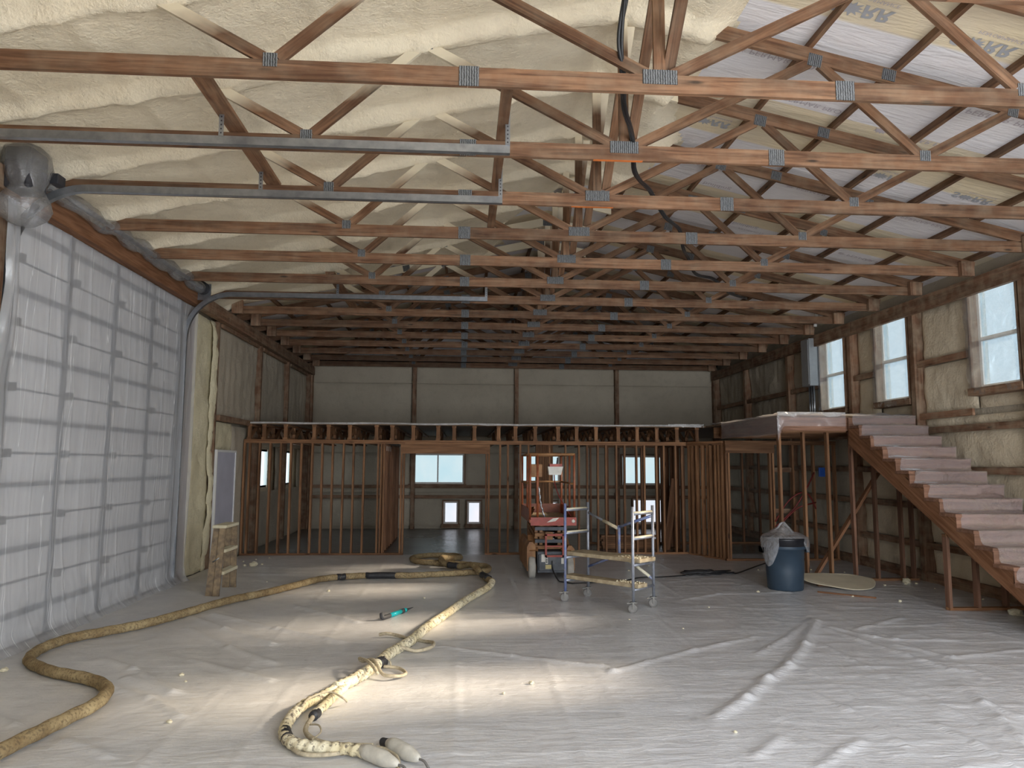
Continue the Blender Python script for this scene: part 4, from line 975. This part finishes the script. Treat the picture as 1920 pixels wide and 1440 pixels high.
# liner: crumpled bag bulging above the rim and hanging outside
bl = empty('bin_liner', (cx, cy_, .74)); tag(bl, 'crumpled clear bin liner bulging out of the trash can', 'bin liner')
nu, nr = 56, 12; V, Fc = [], []
for j in range(nr):
    f = j/(nr-1)
    for i in range(nu):
        a = 2*math.pi*i/nu; r = .325*f
        z = .775+.12*(1-f)**.7*(1+.5*noise.noise(Vector((math.cos(a)*2, math.sin(a)*2, f*3))))+.06*noise.noise(Vector((r*14*math.cos(a), r*14*math.sin(a), 3)))*(1-f)+.09*math.exp(-((r*math.cos(a)+.02)/.08)**2-((r*math.sin(a))/.12)**2)
        V.append((cx+r*math.cos(a)*(1+.04*math.sin(a*11)), cy_+r*math.sin(a)*(1+.04*math.sin(a*11)), z))
for j in range(nr-1):
    for i in range(nu): a_, b_ = j*nu+i, j*nu+(i+1) % nu; Fc.append((a_, b_, b_+nu, a_+nu))
meshobj('bag_top', V, Fc, 'film_bag', bl, None, True)
def flap(a0, a1, drop, seed):
    na, nz_ = 16, 12; X = np.zeros((nz_, na)); Yv = X.copy(); Zv = X.copy()
    for j in range(nz_):
        for i in range(na):
            a = a0+(a1-a0)*i/(na-1); f = j/(nz_-1); hh = drop*(math.sin(math.pi*(i+.5)/na)**.6)
            r = .337+.02*math.sin(f*3)+.035*f*abs(noise.noise(Vector((a*4, f*3, seed)))); X[j, i] = cx+r*math.cos(a); Yv[j, i] = cy_+r*math.sin(a); Zv[j, i] = .785-f*hh+.02*noise.noise(Vector((a*6, f*4, seed+2)))
    gridmesh('bag_flap', X, Yv, Zv, 'film_bag', bl)
flap(math.radians(-62), math.radians(-5), .22, 2); flap(math.radians(178), math.radians(235), .42, 6)
o = None
# oval sheet leaning low on the floor
poly = [(5.20, 11.35), (5.35, 11.05), (5.75, 10.76), (6.05, 10.80), (6.25, 11.02), (6.33, 11.25), (6.20, 11.42), (5.95, 11.50), (5.55, 11.55), (5.28, 11.50)]
P2 = [Vector((x, y, 0)) for x, y in poly]; P2 = catmull(P2+[P2[0]], 4)[:-1]
V = [(p.x, p.y, .028+.16*max(0, p.y-10.76)+.012*noise.noise(Vector((p.x*3, p.y*3, 0)))) for p in P2]; nV = len(V)
V2 = V+[(x, y, z-.012) for x, y, z in V]
o = meshobj('cut_sheet', V2, [tuple(range(nV)), tuple(range(2*nV-1, nV-1, -1))]+[(i, i+nV, (i+1) % nV+nV, (i+1) % nV) for i in range(nV)], 'board_tan')
tag(o, 'tan rounded sheet of board propped flat beside the trash can', 'board')
b_ = box('offcut', (5.45, 11.2, .006), (5.95, 11.28, .070), 'wood_framing'); tag(b_, 'short wood block propping up the tan rounded sheet', 'block')
o = beam('thin_stick', (5.16, 10.64, .02), (5.74, 10.12, .02), .022, .022, 'wood_brown'); tag(o, 'thin brown wooden stick lying in front of the tan sheet', 'stick')

# ------------------------------------------------------------------ stepladder
ld = empty('stepladder', (-3.43, 11.1, 0)); tag(ld, 'small folded stepladder crusted with brown foam by the garage door', 'stepladder')
def rail(x0_, y0_, x1_, y1_, wd, mt, nm): beam(nm, (x0_, y0_, .006), (x1_, y1_, .93), .028, wd, mt, ld, (1, 0, 0))
rail(-3.475, 10.70, -3.44, 10.82, .10, 'ladder_brown', 'rear_rail'); rail(-3.375, 10.68, -3.36, 10.80, .085, 'ladder_brown', 'front_rail')
rail(-3.475, 11.43, -3.44, 11.30, .10, 'ladder_brown', 'rear_rail'); rail(-3.375, 11.45, -3.36, 11.32, .085, 'ladder_brown', 'front_rail')
for z, e in ((.32, .036), (.62, .075)): 
    o = box('step', (-3.42, 10.69+e+.02, z-.035), (-3.30, 11.44-e-.02, z+.01), 'foam_lump', ld, .006)
box('top_cap', (-3.50, 10.77, .92), (-3.30, 11.36, .965), 'foam_lump', ld, .012)
rod('spreader', (-3.46, 10.74, .46), (-3.37, 10.73, .52), .008, 'galvanised', ld); rod('rear_bar', (-3.48, 10.73, .25), (-3.48, 11.40, .25), .012, 'ladder_brown', ld)

# ------------------------------------------------------------------ spray hose
hz = [(-2.87, 4.2), (-2.83, 4.98), (-2.79, 5.24), (-2.73, 5.6), (-2.69, 5.88), (-2.76, 6.21), (-2.93, 6.43), (-3.15, 6.59), (-3.46, 6.76), (-3.78, 7.03), (-3.93, 7.25), (-4.01, 7.61), (-3.96, 8.0), (-3.74, 8.32), (-3.47, 8.73), (-3.24, 9.38),
      (-3.01, 10.07), (-2.68, 10.65), (-2.39, 11.32), (-2.17, 11.82), (-1.81, 12.07), (-1.4, 12.17), (-.81, 12.15), (-.3, 12.3), (.04, 12.41), (.31, 12.52)]
coil = [(.31, 12.52, .055), (.46, 12.80, .055), (.42, 13.20, .055), (.10, 13.45, .055), (-.30, 13.62, .055), (-.77, 13.85, .055), (-.93, 14.36, .055), (-.68, 14.77, .055), (-.16, 14.78, .055), (-.02, 14.42, .06), (-.18, 13.98, .10), (-.36, 13.55, .16),
        (-.27, 13.15, .10), (-.02, 12.88, .10), (.18, 12.50, .17), (.36, 11.94, .07), (.47, 11.50, .055)]
main = [(.47, 11.50), (.39, 10.98), (.11, 10.13), (-.15, 9.18), (-.37, 8.38), (-.5, 7.77), (-.67, 7.25), (-.76, 6.8), (-.86, 6.48), (-.99, 6.19)]
tail = [(-.99, 6.19), (-1.07, 5.99), (-1.16, 5.8), (-1.19, 5.52), (-1.17, 5.25), (-1.08, 5.06), (-.95, 4.98), (-.81, 4.95), (-.71, 4.93), (-.6, 4.88)]
h = empty('spray_hose', (-1, 9, 0)); tag(h, 'long tan sleeved spray foam hose snaking and coiled across the floor', 'hose')
tube('sleeve', [(x, y, .06) for x, y in hz], .048, 'hose_sleeve', h, 12, 8, 28, .05)
tube('sleeve', coil, .050, 'hose_sleeve', h, 12, 8, 28, .05)
tube('foamed_sleeve', [(x, y, .056) for x, y in main], .046, 'hose_foamed', h, 14, 64, 85, .10)
tube('whip_hose', [(x, y, .05) for x, y in tail], .038, 'hose_foamed', h, 12, 18, 85, .11)
tube('whip_hose', [(x, y, .045) for x, y in [(-.93, 6.22), (-.97, 6.05), (-1.0, 5.83), (-1.04, 5.62)]], .034, 'hose_foamed', h, 12, 10, 70, .09)
tube('thin_hose', [(x, y, .04) for x, y in [(-1.04, 5.62), (-1.05, 5.38), (-1.02, 5.24), (-.94, 5.12), (-.84, 5.05), (-.72, 5.02), (-.55, 5.0)]], .017, 'cord_tan', h, 8, 8)
tube('thin_hose', [(-1.14, 5.18, .03), (-1.0, 4.93, .03), (-.8, 4.90, .03), (-.6, 4.97, .04), (-.46, 4.93, .04), (-.38, 4.80, .035), (-.36, 4.62, .03)], .014, 'cord_tan', h, 8, 8)
def taped(p0, p1, r): tube('tape_band', [p0, tuple((a+b)/2 for a, b in zip(p0, p1)), p1], r, 'black_tape', h, 12, 3, 50, .06)
taped((-1.52, 12.16, .06), (-.98, 12.155, .06), .051); taped((-.22, 13.05, .10), (-.05, 12.92, .10), .053); taped((.33, 12.02, .085), (.43, 11.70, .066), .053); taped((-1.95, 12.0, .06), (-1.83, 12.06, .06), .0505)
taped((-1.17, 5.27, .05), (-1.12, 5.12, .05), .040); taped((-.70, 6.99, .056), (-.735, 6.90, .056), .051); taped((-1.03, 5.64, .045), (-1.04, 5.56, .045), .036)
for a, b in (((-.62, 4.90, .06), (-.36, 4.66, .05)), ((-.46, 5.00, .06), (-.24, 4.74, .05))):
    a, b = Vector(a), Vector(b)
    tube('gun_sock', [a, a.lerp(b, .15), a.lerp(b, .4), a.lerp(b, .7), a.lerp(b, .92), b], .048, 'pale_cloth', h, 16, 6, 0, 0, True, True, lambda f: (.45+.55*min(1, f*4))*(1 if f < .55 else max(.22, 1-(f-.55)*1.75)))
    taped(tuple(a-(b-a)*.16+Vector((0, 0, -.012))), tuple(a+(b-a)*.06), .028)
    tube('gun_lead', [b, b+(b-a).normalized()*.05, b+Vector((.07, -.11, -.03))], .008, 'rubber_grey', h, 6)
for nm, P, r in (('tie_cord', [(-.86, 8.16, .03), (-.78, 8.14, .045), (-.7, 8.15, .03), (-.52, 7.99, .02), (-.35, 7.87, .02), (-.27, 7.69, .05), (-.29, 7.5, .05), (-.43, 7.46, .03), (-.60, 7.41, .07), (-.72, 7.18, .05), (-.77, 6.98, .04)], .017),
                 ('tie_cord', [(-.72, 6.50, .12), (-.69, 6.44, .10), (-.78, 6.66, .13), (-.90, 6.92, .10), (-.87, 6.94, .07), (-.76, 6.80, .115), (-.66, 6.60, .05), (-.54, 6.56, .04), (-.47, 6.68, .03), (-.54, 6.84, .03), (-.68, 6.88, .04)], .014),
                 ('tie_cord', [(-1.14, 5.66, .09), (-1.12, 5.82, .095), (-1.0, 5.95, .10), (-.88, 5.88, .07), (-.86, 5.93, .03)], .008), ('tie_cord', [(-1.02, 5.35, .06), (-.95, 5.28, .08), (-.92, 5.2, .06), (-.96, 5.1, .05)], .006),
                 ('tie_cord', [(-.71, 6.98, .10), (-.64, 6.96, .07), (-.62, 6.93, .01)], .007)):
    tube(nm, P, r, 'cord_tan', h, 8, 8, 30, .08)

# teal hand tool
t = empty('hand_saw_tool', (-.76, 9.3, .03)); tag(t, 'teal and black pistol grip trimming tool lying on the floor sheet', 'tool')
A, B = Vector((-.90, 9.02, .035)), Vector((-.60, 9.66, .03)); D = B-A
tube('handle_tube', [A+D*.18, A+D*.55], .026, 'teal', t, 14, 1); tube('collar', [A+D*.55, A+D*.64], .030, 'dark_grip', t, 14, 1); tube('nose', [A+D*.64, A+D*.72], .027, 'teal', t, 14, 1)
tube('blade', [A+D*.72, A+D*.86, B], .018, 'dark_grip', t, 10, 1, 0, 0, True, True, lambda f: 1-.9*f)
tube('grip', [A+D*.18, A+D*.05, A+Vector((-.02, -.02, .005)), A+Vector((-.03, .0, .045))], .027, 'dark_grip', t, 12, 5)

# floor cable, debris
P = [(1.72, 11.52, .02), (2.1, 11.6, .02), (2.56, 11.75, .02), (2.89, 12.06, .02), (3.26, 12.11, .02), (3.7, 12.27, .02)]
cb = empty('extension_cord', (3.5, 12.2, 0)); tag(cb, 'black extension cord tangled on the floor between scaffold and trash can', 'cord')
tube('cord', P, .011, 'cable_black', cb, 6)
random.seed(21)
Q = [(3.7, 12.27, .02)]
for i in range(34): Q.append((3.95+.42*math.cos(i*1.9)*random.uniform(.4, 1)+i*.008, 12.45+.20*math.sin(i*1.9)*random.uniform(.4, 1), .018+.05*random.random()))
Q += [(4.45, 12.52, .02), (4.64, 12.47, .02), (5.0, 12.9, .02), (5.37, 13.36, .02), (5.7, 13.75, .02)]
tube('cord_tangle', Q, .011, 'cable_black', cb, 6, 5)
def lump(name, loc, r, seed, label, group):
    bm = bmesh.new(); bmesh.ops.create_icosphere(bm, subdivisions=2, radius=r)
    for v in bm.verts:
        f = 1+.5*noise.noise(v.co*(2.2/r)+Vector((seed, 0, 0))); v.co *= f; v.co.z = max(v.co.z*.7, -r*.45)
    me = bpy.data.meshes.new(name); bm.to_mesh(me); bm.free(); me.materials.append(MAT['foam_lump'])
    o = put(bpy.data.objects.new(name, me), Matrix.Translation((loc[0], loc[1], r*.45+.006)), None); tag(o, label, 'foam scrap', group); return o
random.seed(8)
for i, (x, y, r, lb) in enumerate([(-3.70, 13.70, .075, 'largest cream foam scrap on the floor right of the stepladder'), (-3.86, 13.72, .03, 'small cream foam scrap beside the largest one near the stepladder'), (-1.02, 4.47, .05, 'cream foam lump at the bottom edge below the hose loop'),
                                   (-.88, 4.52, .04, 'second cream foam lump at the bottom edge below the hose loop'), (-4.0, 7.0, .03, 'cream foam crumb at the foot of the door film near the left edge')]):
    lump('foam_scrap', (x, y), r, i*3.1, lb, 'foam scraps on the floor')
crumbs = [(-2.75, 6.85), (-2.4, 6.78), (-2.3, 6.6), (-2.05, 5.6), (-3.85, 8.3), (-3.5, 9.4), (-3.2, 10.3), (-2.9, 10.9), (-3.6, 13.9), (-3.9, 14.6), (-3.7, 14.8), (-4.05, 14.3), (.35, 6.15), (.6, 6.4), (2.0, 8.9), (1.9, 5.2), (2.5, 8.4), (3.2, 9.6), (5.5, 10.3), (5.95, 9.9), (5.2, 12.9), (6.3, 12.3), (6.6, 12.6),
          (6.9, 11.3), (7.1, 10.9), (6.95, 10.4), (7.2, 10.0), (6.5, 11.2), (6.9, 8.9), (7.1, 11.35), (5.8, 12.5), (6.15, 12.9), (4.3, 10.7), (2.9, 12.9), (3.4, 13.5), (-3.0, 11.9), (-1.9, 11.0), (-.5, 10.4)]
for i, (x, y) in enumerate(crumbs): lump('foam_crumb', (x, y), random.uniform(.010, .024), 40+i*1.7, 'tiny pale foam crumb scattered on the floor sheeting', 'foam crumbs on the floor')
for i, (x, y) in enumerate([(7.0, 11.45), (6.85, 8.95)]): lump('film_scrap', (x, y), .07, 90+i, ['crumpled pale scrap at the base of the stair studs', 'crumpled pale scrap on the floor below the stairs'][i], 'pale scraps under the stairs')

# ------------------------------------------------------------------ right wall and back room fittings
t = empty('electrical_panel', (7.38, 15.0, 3.5)); tag(t, 'tall grey electrical panel on the right wall beside the farthest window', 'electrical panel')
box('cabinet', (7.22, 14.86, 3.50), (7.40, 15.22, 4.50), 'panel_grey', t, .006); box('cover', (7.205, 14.89, 3.53), (7.221, 15.19, 4.47), 'panel_grey', t)
for yy in (14.93, 15.02, 15.12): rod('conduit', (7.33, yy, 2.65), (7.33, yy, 3.50), .022, 'galvanised', t)
o = tube('vent_pipe', [(7.05, 14.2, 4.62), (7.08, 14.2, 4.86), (7.16, 14.3, 5.0)], .035, 'pvc_white'); tag(o, 'short white plastic pipe under the eave above the right wall plate', 'pipe')
o = box('junction_box', (6.98, 14.13, 1.62), (7.10, 14.18, 1.80), 'box_blue', None, .008); tag(o, 'blue electrical box fixed between the landing studs', 'electrical box')
t = empty('red_cables', (6.6, 14.0, 1)); tag(t, 'dark red cables looping between studs behind the trash can', 'cable')
for P in ([(6.08, 14.17, .75), (6.3, 14.05, 1.15), (6.55, 14.0, 1.32), (6.75, 14.1, 1.25), (6.90, 14.16, 1.0)], [(6.08, 14.17, .65), (6.4, 14.05, 1.0), (6.62, 14.0, 1.35), (6.89, 14.16, 1.7)], [(6.08, 14.17, .6), (6.4, 14.0, .98), (6.6, 13.95, 1.08), (6.90, 14.16, 1.12)]):
    tube('cable', P, .014, 'hose_red', t, 6)
random.seed(2)
for k_ in range(7):
    for q in range(2):
        o = box('lumber', (3.05+random.uniform(-.03, .03), 16.2+q*.16, .008+k_*.042), (4.25+random.uniform(-.05, .05), 16.33+q*.16, .046+k_*.042), 'wood_framing')
        tag(o, 'board in the low lumber stack behind the studs, %s layer from the floor, %s row' % (ORD[k_], ('front', 'rear')[q]), 'board', 'stacked lumber behind the studs')
o = beam('leaning_board', (4.42, 15.95, .01), (4.52, 15.62, 1.55), .14, .038, 'wood_brown', None, (0, 1, 0)); tag(o, 'short board leaning inside the right end of the stud wall', 'board')

print('objects', len(bpy.data.objects))
